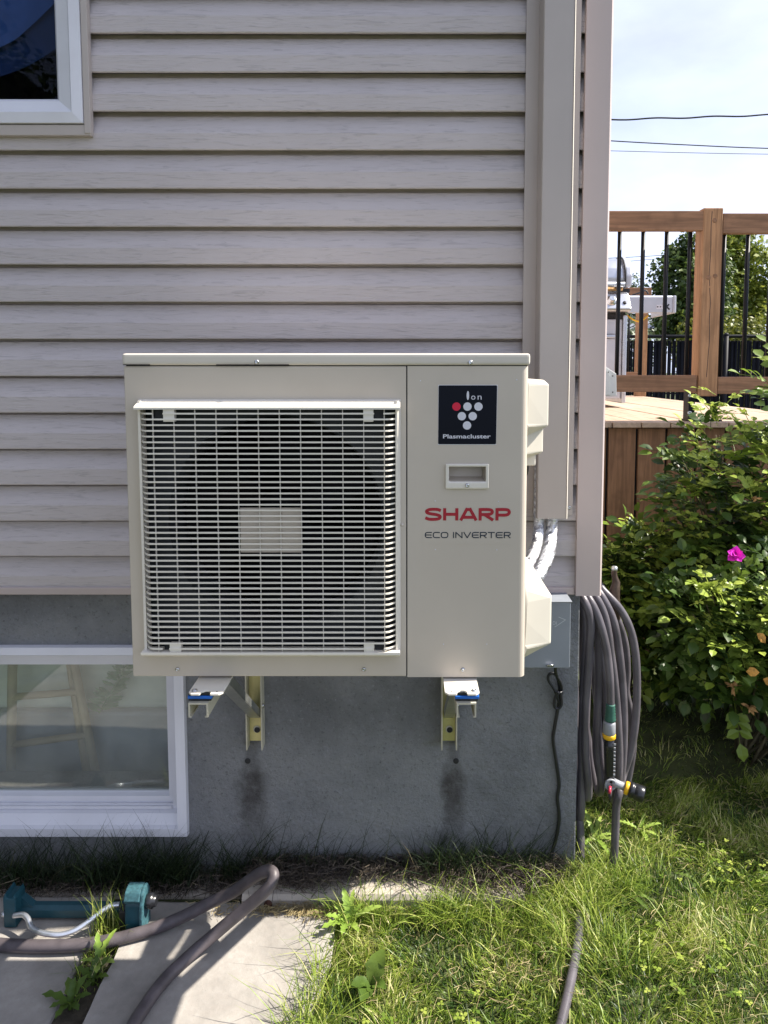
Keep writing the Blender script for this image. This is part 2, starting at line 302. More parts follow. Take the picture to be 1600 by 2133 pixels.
# ------------------------------------------------------------------ mesh helpers
class B:
    def __init__(s): s.m = bmesh.new()
    def box(s, x0, x1, y0, y1, z0, z1, bev=0., seg=2):
        r = bmesh.ops.create_cube(s.m, size=1)
        vs = r['verts']
        for v in vs:
            v.co = Vector((x0 + (v.co.x + .5) * (x1 - x0), y0 + (v.co.y + .5) * (y1 - y0), z0 + (v.co.z + .5) * (z1 - z0)))
        if bev:
            es = list({e for v in vs for e in v.link_edges})
            bmesh.ops.bevel(s.m, geom=es, offset=bev, segments=seg, profile=.6, affect='EDGES')
        return s
    def prism(s, poly, axis, a, b, bev=0., seg=2):
        """polygon extruded along an axis: 'y' takes (x,z), 'x' takes (y,z), 'z' takes (x,y)"""
        f = {'y': lambda p, h: (p[0], h, p[1]), 'x': lambda p, h: (h, p[0], p[1]), 'z': lambda p, h: (p[0], p[1], h)}[axis]
        lo = [s.m.verts.new(f(p, a)) for p in poly]; hi = [s.m.verts.new(f(p, b)) for p in poly]
        n = len(poly); fs = [s.m.faces.new(lo), s.m.faces.new(hi[::-1])]
        for i in range(n): fs.append(s.m.faces.new((lo[i], hi[i], hi[(i + 1) % n], lo[(i + 1) % n])))
        bmesh.ops.recalc_face_normals(s.m, faces=fs)
        if bev:
            es = list({e for v in lo + hi for e in v.link_edges})
            bmesh.ops.bevel(s.m, geom=es, offset=bev, segments=seg, profile=.6, affect='EDGES')
        return s
    def ring(s, o, i, y0, y1):
        """rectangular frame in XZ: o, i = (x0,x1,z0,z1) of the outer and inner edge"""
        def rect(r, y): return [s.m.verts.new(p) for p in ((r[0], y, r[2]), (r[1], y, r[2]), (r[1], y, r[3]), (r[0], y, r[3]))]
        a, b, c, d = rect(o, y0), rect(i, y0), rect(o, y1), rect(i, y1); fs = []
        for k in range(4):
            j = (k + 1) % 4
            fs += [s.m.faces.new((a[k], a[j], b[j], b[k])), s.m.faces.new((c[j], c[k], d[k], d[j])),
                   s.m.faces.new((a[j], a[k], c[k], c[j])), s.m.faces.new((b[k], b[j], d[j], d[k]))]
        bmesh.ops.recalc_face_normals(s.m, faces=fs); return s
    def bevring(s, o, yo, i, yi, i2=None, yi2=None):
        """sloped frame surface from outer rect at depth yo to inner rect at depth yi (and on to a third)"""
        loops = [(o, yo), (i, yi)] + ([(i2, yi2)] if i2 else [])
        L = [[s.m.verts.new(p) for p in ((r[0], y, r[2]), (r[1], y, r[2]), (r[1], y, r[3]), (r[0], y, r[3]))] for r, y in loops]
        fs = []
        for a, b in zip(L, L[1:]):
            for k in range(4):
                j = (k + 1) % 4; fs.append(s.m.faces.new((a[k], a[j], b[j], b[k])))
        return s
    def tube(s, pts, r, n=10, caps=True):
        P = [Vector(p) for p in pts]; N = len(P)
        rs = r if isinstance(r, (list, tuple)) else [r] * N
        t0 = (P[1] - P[0]).normalized(); up = Vector((0, 0, 1)) if abs(t0.z) < .9 else Vector((1, 0, 0))
        nrm = t0.cross(up).normalized(); prev = t0; rings = []
        for k in range(N):
            t = (P[min(k + 1, N - 1)] - P[max(k - 1, 0)]).normalized()
            q = prev.rotation_difference(t); nrm = (q @ nrm).normalized(); prev = t; bi = t.cross(nrm)
            rings.append([s.m.verts.new(P[k] + (nrm * math.cos(2 * math.pi * j / n) + bi * math.sin(2 * math.pi * j / n)) * rs[k]) for j in range(n)])
        for a, b in zip(rings, rings[1:]):
            for j in range(n):
                f = s.m.faces.new((a[j], a[(j + 1) % n], b[(j + 1) % n], b[j])); f.smooth = True
        if caps: s.m.faces.new(rings[0][::-1]); s.m.faces.new(rings[-1])
        return s
    def lathe(s, prof, origin, axis, n=20):
        """prof: list of (radius, height) along axis"""
        o = Vector(origin); ax = Vector(axis).normalized(); u = ax.orthogonal().normalized(); w = ax.cross(u); rings = []
        for r, h in prof:
            rings.append([s.m.verts.new(o + ax * h + (u * math.cos(2 * math.pi * j / n) + w * math.sin(2 * math.pi * j / n)) * max(r, 1e-5)) for j in range(n)])
        for a, b in zip(rings, rings[1:]):
            for j in range(n):
                f = s.m.faces.new((a[j], a[(j + 1) % n], b[(j + 1) % n], b[j])); f.smooth = True
        s.m.faces.new(rings[0][::-1]); s.m.faces.new(rings[-1]); return s
    def face(s, pts): s.m.faces.new([s.m.verts.new(p) for p in pts]); return s
    def strip(s, rows, smooth=True):
        """grid of points (rows of equal length)"""
        V = [[s.m.verts.new(p) for p in r] for r in rows]
        for a, b in zip(V, V[1:]):
            for j in range(len(a) - 1):
                f = s.m.faces.new((a[j], a[j + 1], b[j + 1], b[j])); f.smooth = smooth
        return s
    def mesh(s, name):
        me = bpy.data.meshes.new(name); s.m.to_mesh(me); s.m.free(); return me

def wloc(o):
    v = Vector(o.location)
    while o.parent: o = o.parent; v += Vector(o.location)
    return v

def link(name, me, m, parent=None, smooth=None, origin=None):
    if origin is None:
        co = np.empty(len(me.vertices) * 3, np.float32); me.vertices.foreach_get('co', co); co = co.reshape(-1, 3)
        lo, hi = co.min(0), co.max(0); origin = Vector(((lo[0] + hi[0]) / 2, (lo[1] + hi[1]) / 2, lo[2]))
        co -= np.array(origin, np.float32); me.vertices.foreach_set('co', co.ravel()); me.update()
    o = bpy.data.objects.new(name, me); C.objects.link(o)
    if m is not None: me.materials.append(M[m])
    o.location = origin - (wloc(parent) if parent else Vector((0, 0, 0)))
    if parent: o.parent = parent
    if smooth: me.polygons.foreach_set('use_smooth', [True] * len(me.polygons))
    return o

def obj(name, b, m, parent=None, smooth=None): return link(name, b.mesh(name), m, parent, smooth)

def tag(o, label=None, cat=None, group=None, kind=None):
    if label: o['label'] = label
    if cat: o['category'] = cat
    if group: o['group'] = group
    if kind: o['kind'] = kind
    return o

def thing(name, label, cat, loc, group=None):
    e = bpy.data.objects.new(name, None); C.objects.link(e); e.location = loc; e.empty_display_size = .05
    return tag(e, label, cat, group)

def smooth_path(pts, sub=8):
    P = [Vector(p) for p in pts]; P = [P[0] * 2 - P[1]] + P + [P[-1] * 2 - P[-2]]; out = []
    for i in range(1, len(P) - 2):
        a, b, c, d = P[i - 1:i + 3]
        for k in range(sub):
            t = k / sub
            out.append(.5 * ((2 * b) + (c - a) * t + (2 * a - 5 * b + 4 * c - d) * t * t + (3 * b - a - 3 * c + d) * t ** 3))
    out.append(P[-2]); return out

def ribbon(b, pts, w, y, cap=0.):
    """thick stroke in the XZ plane at depth y"""
    P = [Vector((p[0], p[1])) for p in pts]; L, Rr = [], []
    for i, p in enumerate(P):
        d0 = (P[i] - P[i - 1]).normalized() if i else (P[1] - P[0]).normalized()
        d1 = (P[i + 1] - P[i]).normalized() if i < len(P) - 1 else d0
        t = (d0 + d1).normalized(); nn = Vector((-t.y, t.x)); k = w / 2 / max(.45, nn.dot(Vector((-d0.y, d0.x))))
        L.append(p + nn * k); Rr.append(p - nn * k)
    vl = [b.m.verts.new((p.x, y, p.y)) for p in L]; vr = [b.m.verts.new((p.x, y, p.y)) for p in Rr]
    for i in range(len(P) - 1): b.m.faces.new((vl[i], vr[i], vr[i + 1], vl[i + 1]))

def sm2(pts, sub=5): return [(p.x, p.y) for p in smooth_path([(p[0], p[1], 0) for p in pts], sub)]

def text_mesh(txt, x0, x1, z0, z1, y, embolden=0.):
    cu = bpy.data.curves.new('lettering', 'FONT'); cu.body = txt; cu.size = 1; cu.offset = embolden; cu.resolution_u = 4
    o = bpy.data.objects.new('lettering', cu); C.objects.link(o); bpy.context.view_layer.update()
    me = bpy.data.meshes.new_from_object(o.evaluated_get(bpy.context.evaluated_depsgraph_get())); bpy.data.objects.remove(o)
    co = np.empty(len(me.vertices) * 3, np.float32); me.vertices.foreach_get('co', co); co = co.reshape(-1, 3)
    lo, hi = co.min(0), co.max(0); out = np.zeros_like(co)
    out[:, 0] = x0 + (co[:, 0] - lo[0]) / (hi[0] - lo[0]) * (x1 - x0); out[:, 2] = z0 + (co[:, 1] - lo[1]) / (hi[1] - lo[1]) * (z1 - z0); out[:, 1] = y
    me.vertices.foreach_set('co', out.ravel()); me.materials.clear(); me.update(); return me

def screw(parent, x, y, z, r=.0042, m='chrome', axis=(0, -1, 0), name='screw'):
    s = obj(name, B().lathe([(r, 0), (r, .0012), (r * .75, .0026), (r * .3, .003), (r * .3, .0014)], (x, y, z), axis, 12), m, parent)
    return s

def bulk_mesh(name, verts, faces_q, faces_t, m, parent=None, tone=None):
    """fast mesh from numpy arrays of quads and triangles"""
    me = bpy.data.meshes.new(name); me.vertices.add(len(verts)); me.vertices.foreach_set('co', np.asarray(verts, np.float32).ravel())
    fq = np.asarray(faces_q, np.int32).reshape(-1, 4); ft = np.asarray(faces_t, np.int32).reshape(-1, 3)
    nl = fq.size + ft.size; me.loops.add(nl); me.loops.foreach_set('vertex_index', np.concatenate([fq.ravel(), ft.ravel()]))
    me.polygons.add(len(fq) + len(ft))
    st = np.concatenate([np.arange(len(fq)) * 4, fq.size + np.arange(len(ft)) * 3]).astype(np.int32)
    me.polygons.foreach_set('loop_start', st)
    if tone is not None:
        a = me.attributes.new('tone', 'FLOAT', 'POINT'); a.data.foreach_set('value', np.asarray(tone, np.float32))
    me.update(calc_edges=True); me.validate()
    return link(name, me, m, parent)

def blades(name, xy, z, h, wdt, lean, az, tone, m, parent=None, droop=1.0):
    """grass: every blade a bent tapering strip of three levels and a tip"""
    n = len(xy); ts = np.array([0, .35, .72, 1.0]); face_az = rng.uniform(0, 2 * np.pi, n)
    side = np.stack([np.cos(face_az), np.sin(face_az), np.zeros(n)], 1); d = np.stack([np.cos(az), np.sin(az), np.zeros(n)], 1)
    V = []
    for k, t in enumerate(ts):
        off = lean * h * t ** 1.8; up = h * (t - droop * .38 * lean * t ** 2.2); up = np.maximum(up, h * .08 * t)
        c = np.stack([xy[:, 0], xy[:, 1], z], 1) + d * off[:, None]; c[:, 2] += up
        wk = wdt * (1, .92, .6, 0)[k]
        if k < 3: V += [c - side * (wk / 2)[:, None], c + side * (wk / 2)[:, None]]
        else: V.append(c)
    V = np.stack(V, 1).reshape(-1, 3); i = np.arange(n)[:, None] * 7
    Q = np.concatenate([i + np.array([[0, 1, 3, 2]]), i + np.array([[2, 3, 5, 4]])]); T = i + np.array([[4, 5, 6]])
    return bulk_mesh(name, V, Q, T, m, parent, np.repeat(tone, 7))

# ================================================================== THE SETTING
g = B()
g.face([(-300, -300, 0), (300, -300, 0), (300, 300, 0), (-300, 300, 0)])
tag(obj('ground', g, 'lawn'), kind='structure')

# ------------------------------------------------------------------ house
house = thing('house', 'taupe vinyl-sided house wall with parged concrete foundation', 'house', (-.4, 2.6, 0))
YS = 1.935
XL, XR = -2.6, .500
def siding_board(x0, x1, z0, k):
    prof = [(.036, .012), (.0115, .0018), (.0014, 0), (0, .003), (.0004, .028), (.0006, .044), (.0030, .050), (.0100, .066), (.0170, .081), (.0222, .0945), (.032, .0985), (.036, .112)]
    n = max(2, int((x1 - x0) / .05)); rows = []
    for dy, dz in prof:
        row = []
        for j in range(n + 1):
            x = x0 + (x1 - x0) * j / n
            w = mnoise.noise(Vector((x * 1.7, k * 3.1, .3))) * .0012; v = mnoise.noise(Vector((x * 1.3, k * 5.7, 9.3))) * .0009
            row.append((x, YS + dy + w, z0 + dz + v))
        rows.append(row)
    b = B().strip(rows, smooth=False); return b
for k in range(-1, 23):
    z0 = .9815 + .10185 * k
    x0 = XL if z0 < 2.18 else -.885
    obj('siding_board', siding_board(x0, XR, z0, k), 'siding', house)
# side wall: the same courses run back from the corner, facing +X
for k in range(-1, 23):
    z0 = .9815 + .10185 * k; prof = [(.015, .005), (0, 0), (.0032, .058), (.0055, .068), (.0105, .085), (.0145, .108)]
    b = B().strip([[(.535 - dy, 1.99, z0 + dz), (.535 - dy, 9.0, z0 + dz)] for dy, dz in prof], smooth=False)
    obj('siding_board', b, 'siding', house)
# sheathing behind the boards, leaving the two window openings free
sh = B(); sh.box(-.90, .515, 1.980, 2.05, .90, 3.34); sh.box(-2.6, -.902, 1.980, 2.05, .90, 2.19); sh.box(.40, .515, 2.052, 9.0, .90, 3.34)
sh.box(-2.75, -2.602, 1.955, 9.0, 0, 3.34); sh.box(-2.6, .40, 8.9, 9.0, 0, 3.34)
obj('sheathing', sh, 'room', house)
# corner post: two faces and returned edges
cb = B().prism([(.476, 1.921), (.5435, 1.921), (.549, 1.9265), (.549, 1.995), (.535, 1.995), (.535, 1.935), (.476, 1.935)], 'z', .8718, 3.34)
obj('corner_trim', cb, 'trim', house)
st = B().box(XL, .4745, 1.929, 1.958, .8722, .8935, .003); obj('starter_strip', st, 'trim', house)
st = B().box(XL, .4745, 1.952, 2.0, .878, .884); obj('drip_flashing', st, 'seam', house)
# foundation with the basement window opening
OX0, OX1, OZ0, OZ1 = -2.35, -.664, .160, .694
fb = B()
fb.box(OX1, .5, 1.965, 2.25, -.15, .888, .004); fb.box(XL, OX1, 1.965, 2.25, -.15, OZ0); fb.box(XL, OX1, 1.965, 2.25, OZ1, .888); fb.box(XL, OX0, 1.965, 2.25, OZ0, OZ1)
fb.box(.26, .5, 2.25, 9.0, -.15, .888)
obj('foundation', fb, 'fnd', house)
for (x, z) in ((-.468, .362), (.144, .362)):
    obj('bolt_hole', B().lathe([(.0085, 0), (.0085, .0016), (.005, .0018)], (x, 1.9655, z), (0, -1, 0), 12), 'seam', house)
obj('soffit', B().box(-3.0, .95, 1.88, 9.3, 3.342, 3.40), 'white', house)
obj('roof', B().prism([(-3.2, 3.40), (1.05, 3.40), (-1.0, 4.5)], 'y', 1.86, 9.32), 'shingle', house)

# upper window: tan surround, sloped white frame, glass, dark room behind
wf = B()
U = lambda r: (-2.35, r, r, 0)
def rect_u(x1, z0): return (-2.35 - (x1 + .934), x1, z0, 3.15 + (2.224 - z0))
wf.bevring(rect_u(-.864, 2.164), 1.936, rect_u(-.866, 2.166), 1.914, rect_u(-.893, 2.193), 1.910)
wf.bevring(rect_u(-.893, 2.193), 1.9101, rect_u(-.897, 2.197), 1.914, rect_u(-.932, 2.226), 1.924)
wf.bevring(rect_u(-.932, 2.226), 1.9241, rect_u(-.934, 2.228), 1.927, rect_u(-.940, 2.234), 1.934)
win = obj('window', wf, 'white', house)
wt = B(); wt.box(-.864, -.8465, 1.916, 1.936, 2.139, 3.2, .002); wt.box(-2.5, -.8475, 1.9185, 1.936, 2.1345, 2.1625, .002)
obj('surround_trim', wt, 'cover', win)
obj('pane', B().box(-2.36, -.936, 1.934, 1.939, 2.23, 3.16), 'glass_up', win)
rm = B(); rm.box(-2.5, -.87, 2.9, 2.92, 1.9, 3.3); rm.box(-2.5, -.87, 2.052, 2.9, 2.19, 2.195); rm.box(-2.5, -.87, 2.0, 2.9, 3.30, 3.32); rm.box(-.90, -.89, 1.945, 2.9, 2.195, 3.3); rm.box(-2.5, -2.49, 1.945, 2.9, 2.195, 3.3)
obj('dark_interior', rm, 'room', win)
# two curved sheets behind the glass standing in for its reflection
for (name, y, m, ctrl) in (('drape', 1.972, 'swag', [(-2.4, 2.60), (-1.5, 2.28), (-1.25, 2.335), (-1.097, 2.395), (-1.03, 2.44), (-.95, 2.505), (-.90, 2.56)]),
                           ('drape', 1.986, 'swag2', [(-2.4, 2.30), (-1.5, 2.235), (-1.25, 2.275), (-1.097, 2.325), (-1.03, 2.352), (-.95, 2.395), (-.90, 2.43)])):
    lower_curve = sm2(ctrl, 6); rows = []
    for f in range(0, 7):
        rows.append([(x, y + .005 * math.sin(x * 22 + f), z + (3.25 - z) * f / 6) for x, z in lower_curve])
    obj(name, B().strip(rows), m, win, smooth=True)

# basement window
wb = B()
def rect_b(x1, z0, z1): return (-2.35 - (x1 + .66), x1, z0, z1)
wb.bevring(rect_b(-.6443, .1396, .7125), 1.966, rect_b(-.6455, .1408, .7115), 1.946, rect_b(-.672, .166, .690), 1.943)
wb.bevring(rect_b(-.672, .166, .690), 1.9431, rect_b(-.674, .170, .687), 1.957, rect_b(-.682, .196, .676), 1.972)
wb.bevring(rect_b(-.682, .196, .676), 1.9721, rect_b(-.684, .200, .672), 1.992, rect_b(-.700, .212, .655), 1.994)
bw = obj('window', wb, 'white', house)
bs = B(); bs.bevring(rect_b(-.694, .206, .660), 1.9951, rect_b(-.696, .209, .657), 2.004, rect_b(-.716, .228, .636), 2.006)
bs.bevring(rect_b(-.716, .228, .636), 2.0061, rect_b(-.718, .231, .633), 2.02, rect_b(-.722, .235, .628), 2.032)
obj('sash', bs, 'white', bw)
obj('sill_track', B().box(-2.3, -.702, 1.985, 1.991, .2002, .2085, .001), 'white', bw)
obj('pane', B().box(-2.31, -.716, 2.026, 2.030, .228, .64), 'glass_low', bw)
# shallow room behind the glass, walls pale to stand in for lawn reflection
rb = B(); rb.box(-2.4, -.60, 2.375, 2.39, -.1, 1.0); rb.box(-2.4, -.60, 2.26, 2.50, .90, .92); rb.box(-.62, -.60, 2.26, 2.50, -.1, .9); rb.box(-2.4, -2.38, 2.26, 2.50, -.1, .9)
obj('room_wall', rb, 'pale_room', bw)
obj('low_panel', B().box(-2.37, -.63, 2.33, 2.37, -.1, .325, .012), 'room_grey', bw)
obj('room_floor', B().box(-2.4, -.62, 2.251, 2.50, -.12, -.1), 'room_grey', bw)

# ------------------------------------------------------------------ kerb and paving at the foot of the wall
kb = B(); kb.prism([(1.838, -.06), (1.838, .030), (1.846, .042), (1.95, .046), (1.964, .046), (1.964, -.06)], 'x', -.462, .33)
tag(obj('kerb', kb, 'kerb'), kind='structure')
kb = B(); kb.box(-2.4, -.466, 1.88, 1.964, -.06, .012, .006)
tag(obj('footing_edge', kb, 'kerb'), kind='structure')
def slab(name, poly, z0, z1, label):
    b = B(); pts = []
    for i in range(len(poly)):
        a, c = Vector(poly[i]), Vector(poly[(i + 1) % len(poly)]); n = max(2, int((c - a).length / .03))
        for j in range(n):
            p = a.lerp(c, j / n); k = mnoise.noise(Vector((p.x * 14, p.y * 14, 2.2))) * .004; pts.append((p.x + k, p.y + k))
    ctr = (sum(p[0] for p in pts) / len(pts), sum(p[1] for p in pts) / len(pts))
    ins = [(p[0] + (ctr[0] - p[0]) * .012, p[1] + (ctr[1] - p[1]) * .012) for p in pts]
    V0 = [b.m.verts.new((*p, z0)) for p in pts]; V1 = [b.m.verts.new((*p, z1 - .005)) for p in pts]; V2 = [b.m.verts.new((*p, z1)) for p in ins]; n = len(pts)
    for i in range(n):
        j = (i + 1) % n; b.m.faces.new((V0[i], V0[j], V1[j], V1[i])); b.m.faces.new((V1[i], V1[j], V2[j], V2[i]))
    b.m.faces.new(V2); bmesh.ops.recalc_face_normals(b.m, faces=b.m.faces[:])
    return tag(obj(name, b, 'slab'), label, 'paving slab', 'concrete paving slabs')
slab('paving_slab', [(-1.75, .15), (-.80, .15), (-.818, 1.48), (-.826, 1.65), (-.838, 1.872), (-1.75, 1.874)], -.04, .020, 'shaded concrete paving slab under the teal sprinkler')
slab('paving_slab', [(-.744, .15), (-.28, .15), (-.228, 1.48), (-.191, 1.652), (-.192, 1.812), (-.452, 1.815), (-.47, 1.846), (-.752, 1.85), (-.745, 1.645)], -.04, .022, 'half sunlit concrete paving slab ending at the grass')
obj('soil_joint', B().box(-.85, -.735, .15, 1.874, -.05, .004), 'soil').__setitem__('kind', 'structure')

# ------------------------------------------------------------------ deck, railings
DZ = 1.242
deck = thing('deck', 'raised wooden deck with vertical board skirt behind the roses', 'deck', (1.45, 5.2, 0))
x = .60; i = 0
while x < 2.30:
    b = B().box(x, x + .141, 3.512 + rnd.uniform(-.004, .004), 7.15, DZ - .027, DZ + rnd.uniform(-.0012, .0012), .004)
    obj('deck_board', b, 'deckw', deck); x += .1475
x = .585
while x < 2.28:
    b = B().box(x, x + .138, 3.575, 3.600, .02, 1.207 + rnd.uniform(-.002, .002), .003); obj('skirt_board', b, 'wood_z', deck); x += .1525
obj('frame', B().box(.57, 2.30, 3.602, 3.64, .3, 1.2), 'bbqblack', deck)
obj('frame', B().box(2.27, 2.30, 3.642, 7.1, .02, 1.205), 'wood_x', deck)
rail = thing('deck_railing', 'brown wooden deck railing with black balusters nearest the house corner', 'railing', (1.45, 3.6, DZ))
obj('top_rail', B().box(.70, 1.499, 3.565, 3.603, 2.206, 2.304, .004), 'wood_x', rail)
obj('top_rail', B().box(1.590, 2.22, 3.565, 3.603, 2.192, 2.292, .004), 'wood_x', rail)
obj('bottom_rail', B().box(.72, 1.478, 3.560, 3.598, 1.394, 1.480, .004), 'wood_x', rail)
obj('bottom_rail', B().box(1.590, 2.22, 3.565, 3.603, 1.384, 1.471, .004), 'wood_x', rail)
pm = B().box(1.489, 1.588, 3.562, 3.660, 1.372, 2.318, .006)
post = obj('post', pm, 'wood_post', rail)
for pts_ in ([(1.531, 2.30), (1.528, 2.22), (1.530, 2.10), (1.526, 1.99), (1.531, 1.93)], [(1.530, 1.92), (1.536, 1.85), (1.534, 1.76), (1.538, 1.66), (1.534, 1.58), (1.529, 1.47)]):
    ck = B(); ribbon(ck, sm2(pts_, 4), .0028, 3.5614); obj('drying_crack', ck, 'bbqblack', post)
for kx, kz in ((1.522, 1.972), (1.556, 1.980), (1.545, 2.255)): obj('knot', B().lathe([(.012, 0), (.010, .0008), (.003, .0009)], (kx, 3.5619, kz), (0, -1, 0), 14), 'wood_x', post)
pb = B(); pb.box(1.452, 1.462, 3.585, 3.655, DZ, 1.390); pb.box(1.462, 1.49, 3.60, 3.64, DZ, 1.386); pb.box(1.45, 1.62, 3.57, 3.68, DZ, DZ + .008)
pa = obj('post_anchor', pb, 'balu', post)
for z in (1.285, 1.375): screw(pa, 1.457, 3.584, z, .011, 'chrome')
obj('post', B().box(2.225, 2.32, 3.562, 3.660, DZ, 2.318, .006), 'wood_post', rail)
for j, (x, z1) in enumerate(((.845, 2.23), (.965, 2.23), (1.085, 2.23), (1.205, 2.23), (1.325, 2.23), (1.4445, 2.23), (1.619, 2.22), (1.740, 2.22), (1.861, 2.22), (1.982, 2.22), (2.103, 2.22))):
    b = B().tube([(x, 3.612, 1.44), (x, 3.612, z1)], .0108, 12); obj('baluster', b, 'balu', rail)
rail2 = thing('deck_railing', 'far brown deck railing partly hidden behind the barbecue', 'railing', (1.6, 6.95, DZ))
obj('top_rail', B().box(.60, 2.399, 6.9, 6.94, 2.222, 2.309, .004), 'wood_x', rail2)
obj('bottom_rail', B().box(.60, 2.29, 6.9, 6.94, 1.40, 1.484, .004), 'wood_x', rail2)
obj('post', B().box(2.291, 2.385, 6.945, 7.04, DZ, 2.221, .004), 'wood_post', rail2)
x = .75
while x < 2.28:
    obj('baluster', B().tube([(x, 6.92, 1.45), (x, 6.92, 2.25)], .0095, 8), 'balu', rail2); x += .12

# ================================================================== HEAT PUMP
YF = 1.377
hp = thing('heat_pump', 'ivory outdoor heat pump unit with white slatted fan grille', 'heat pump', (-.16, 1.55, .884))
AX0, AX1, AZ0, AZ1 = -.559, .241, .884, 1.5155
fp = obj('front_panel', B().ring((AX0, -.0015, AZ0, AZ1), (-.522, -.022, .941, 1.441), YF, YF + .012), 'ac', hp)
mod = fp.modifiers.new('b', 'BEVEL'); mod.width = .0025; mod.segments = 2; mod.limit_method = 'ANGLE'
def elbow(z0, z1, xs):
    arc = [(.227 + .014 * math.sin(R(a)), 1.391 - .014 * math.cos(R(a))) for a in range(0, 91, 15)]
    inn = [(.227 + .011 * math.sin(R(a)), 1.391 - .011 * math.cos(R(a))) for a in range(90, -1, -15)]
    return [(xs, 1.377)] + arc + [(.241, 1.72), (.238, 1.72)] + inn + [(xs, 1.380)]
HX0, HX1, HZ0, HZ1 = .083, .157, 1.2855, 1.3165
sp = B(); sp.prism(elbow(0, 0, .0008), 'z', AZ0 - .001, HZ0); sp.prism(elbow(0, 0, .0008), 'z', HZ1, AZ1)
sp.prism(elbow(0, 0, HX1), 'z', HZ0, HZ1); sp.box(.0008, HX0, 1.377, 1.380, HZ0, HZ1)
sv = obj('service_panel', sp, 'ac', hp)
lid = obj('top_lid', B().box(-.5606, .2428, 1.3725, 1.724, 1.5172, 1.5405, .0065, 3), 'aclid', hp)
obj('side_panel', B().box(AX0, AX0 + .003, 1.3895, 1.72, AZ0, AZ1), 'ac', hp)
obj('base_pan', B().box(AX0 + .003, .237, 1.3895, 1.718, AZ0 + .0005, AZ0 + .012), 'ac', hp)
obj('coil', B().box(AX0 + .004, -.004, 1.62, 1.716, AZ0 + .013, AZ1 - .002), 'dark_in', hp)
obj('divider', B().box(-.004, -.001, 1.3895, 1.716, AZ0 + .013, AZ1 - .002), 'dark_in', hp)
obj('back_panel', B().box(-.001, .237, 1.712, 1.718, AZ0 + .013, AZ1 - .002), 'ac', hp)
# dark seams: lid joint and the gap between the two front panels
obj('seam', B().box(-.0014, .0007, 1.3785, 1.384, AZ0 + .002, AZ1 - .001), 'seam', hp)
obj('seam', B().box(-.555, .238, 1.380, 1.70, 1.5150, 1.5174), 'seam', hp)
for a, c in ((-.558, -.505), (-.375, -.232)): obj('lid_notch', B().box(a, c, 1.3718, 1.3728, 1.5172, 1.5188), 'seam', lid)
# fan shroud: plate with a round mouth, funnel, fan
sc_ = B(); cxs, czs, rs = -.272, 1.192, .225
n = 64; ins = [(cxs + rs * math.cos(2 * math.pi * k / n), czs + rs * math.sin(2 * math.pi * k / n)) for k in range(n)]
def sq(k):
    a = 2 * math.pi * k / n; c, s = math.cos(a), math.sin(a); kx = (.252 if c > 0 else .285) / max(abs(c), 1e-6); kz = (.30) / max(abs(s), 1e-6); q = min(kx, kz)
    return (cxs + q * c, czs + q * s)
rows = [[(*(lambda p: (p[0], 1.43))(sq(k % n)), sq(k % n)[1]) for k in range(n + 1)], [(ins[k % n][0], 1.43, ins[k % n][1]) for k in range(n + 1)],
        [(cxs + (ins[k % n][0] - cxs) * .97, 1.452, czs + (ins[k % n][1] - czs) * .97) for k in range(n + 1)], [(cxs + (ins[k % n][0] - cxs) * .97, 1.53, czs + (ins[k % n][1] - czs) * .97) for k in range(n + 1)]]
sc_.strip(rows, smooth=False); obj('fan_shroud', sc_, 'shroud', hp)
fan = obj('fan_hub', B().lathe([(.05, 0), (.055, .01), (.055, .06), (.03, .065)], (cxs, 1.53, czs), (0, -1, 0), 24), 'blade', hp)
for kblade in range(3):
    b = B(); rows = []
    for ri in range(7):
        r = .05 + .16 * ri / 6; row = []
        for ti in range(7):
            a = R(kblade * 120 + 8) + (ti / 6) * R(88) + .25 * (ri / 6) ** 2
            row.append((cxs + r * math.cos(a), 1.50 + .05 * (ti / 6 - .5) * (1 - .2 * ri / 6), czs + r * math.sin(a)))
        rows.append(row)
    obj('blade', b.strip(rows), 'blade', fan, smooth=True)
# grille: raised basket of slats
GY = 1.347
gr = B()
O = (-.531, -.0128, .932, 1.4497)
gr.bevring(O, YF - .0005, (-.5285, -.0155, .9345, 1.4462), 1.3655, (-.5225, -.0205, .943, 1.4365), 1.3655)
# sloped head and foot rails of the basket
gr.prism([(1.3765, 1.4498), (1.3560, 1.4405), (1.347, 1.4372), (1.345, 1.4355), (1.345, 1.4315), (1.3765, 1.4315)], 'x', -.5295, -.0135)
gr.prism([(1.3765, .9318), (1.358, .9345), (1.345, .9425), (1.345, .9475), (1.3765, .9475)], 'x', -.5295, -.0145)
gr.prism([(-.5312, 1.3765), (-.5275, 1.3605), (-.5225, 1.3605), (-.5225, 1.3765)], 'z', .934, 1.4475)
gr.prism([(-.0128, 1.3765), (-.0185, 1.3585), (-.0225, 1.3585), (-.0225, 1.3765)], 'z', .934, 1.4475)
grille = obj('fan_grille', gr, 'grille', hp)
NS = 43
zs = [1.4295 - (1.4295 - .9495) * (k + .55) / NS for k in range(NS)]
sx0, sx1 = -.5085, -.0385
def slat_mesh(xa, xb, bend_l=True, bend_r=True, z=0):
    path = ([(-.5225, 1.3635), (-.5155, 1.3535), (-.511, 1.3485), (-.505, 1.3462)] if bend_l else [(xa, 1.3462)]) + ([(-.042, 1.3462), (-.036, 1.3485), (-.0315, 1.3535), (-.0215, 1.3635)] if bend_r else [(xb, 1.3462)])
    b = B(); hh = .0016; dep = .0042
    fr = [[(x, y, hh) for x, y in path], [(x, y, -hh) for x, y in path], [(x, y + dep, -hh * .7) for x, y in path], [(x, y + dep, hh * .7) for x, y in path]]
    fr.append(fr[0]); b.strip(fr, smooth=False); return b
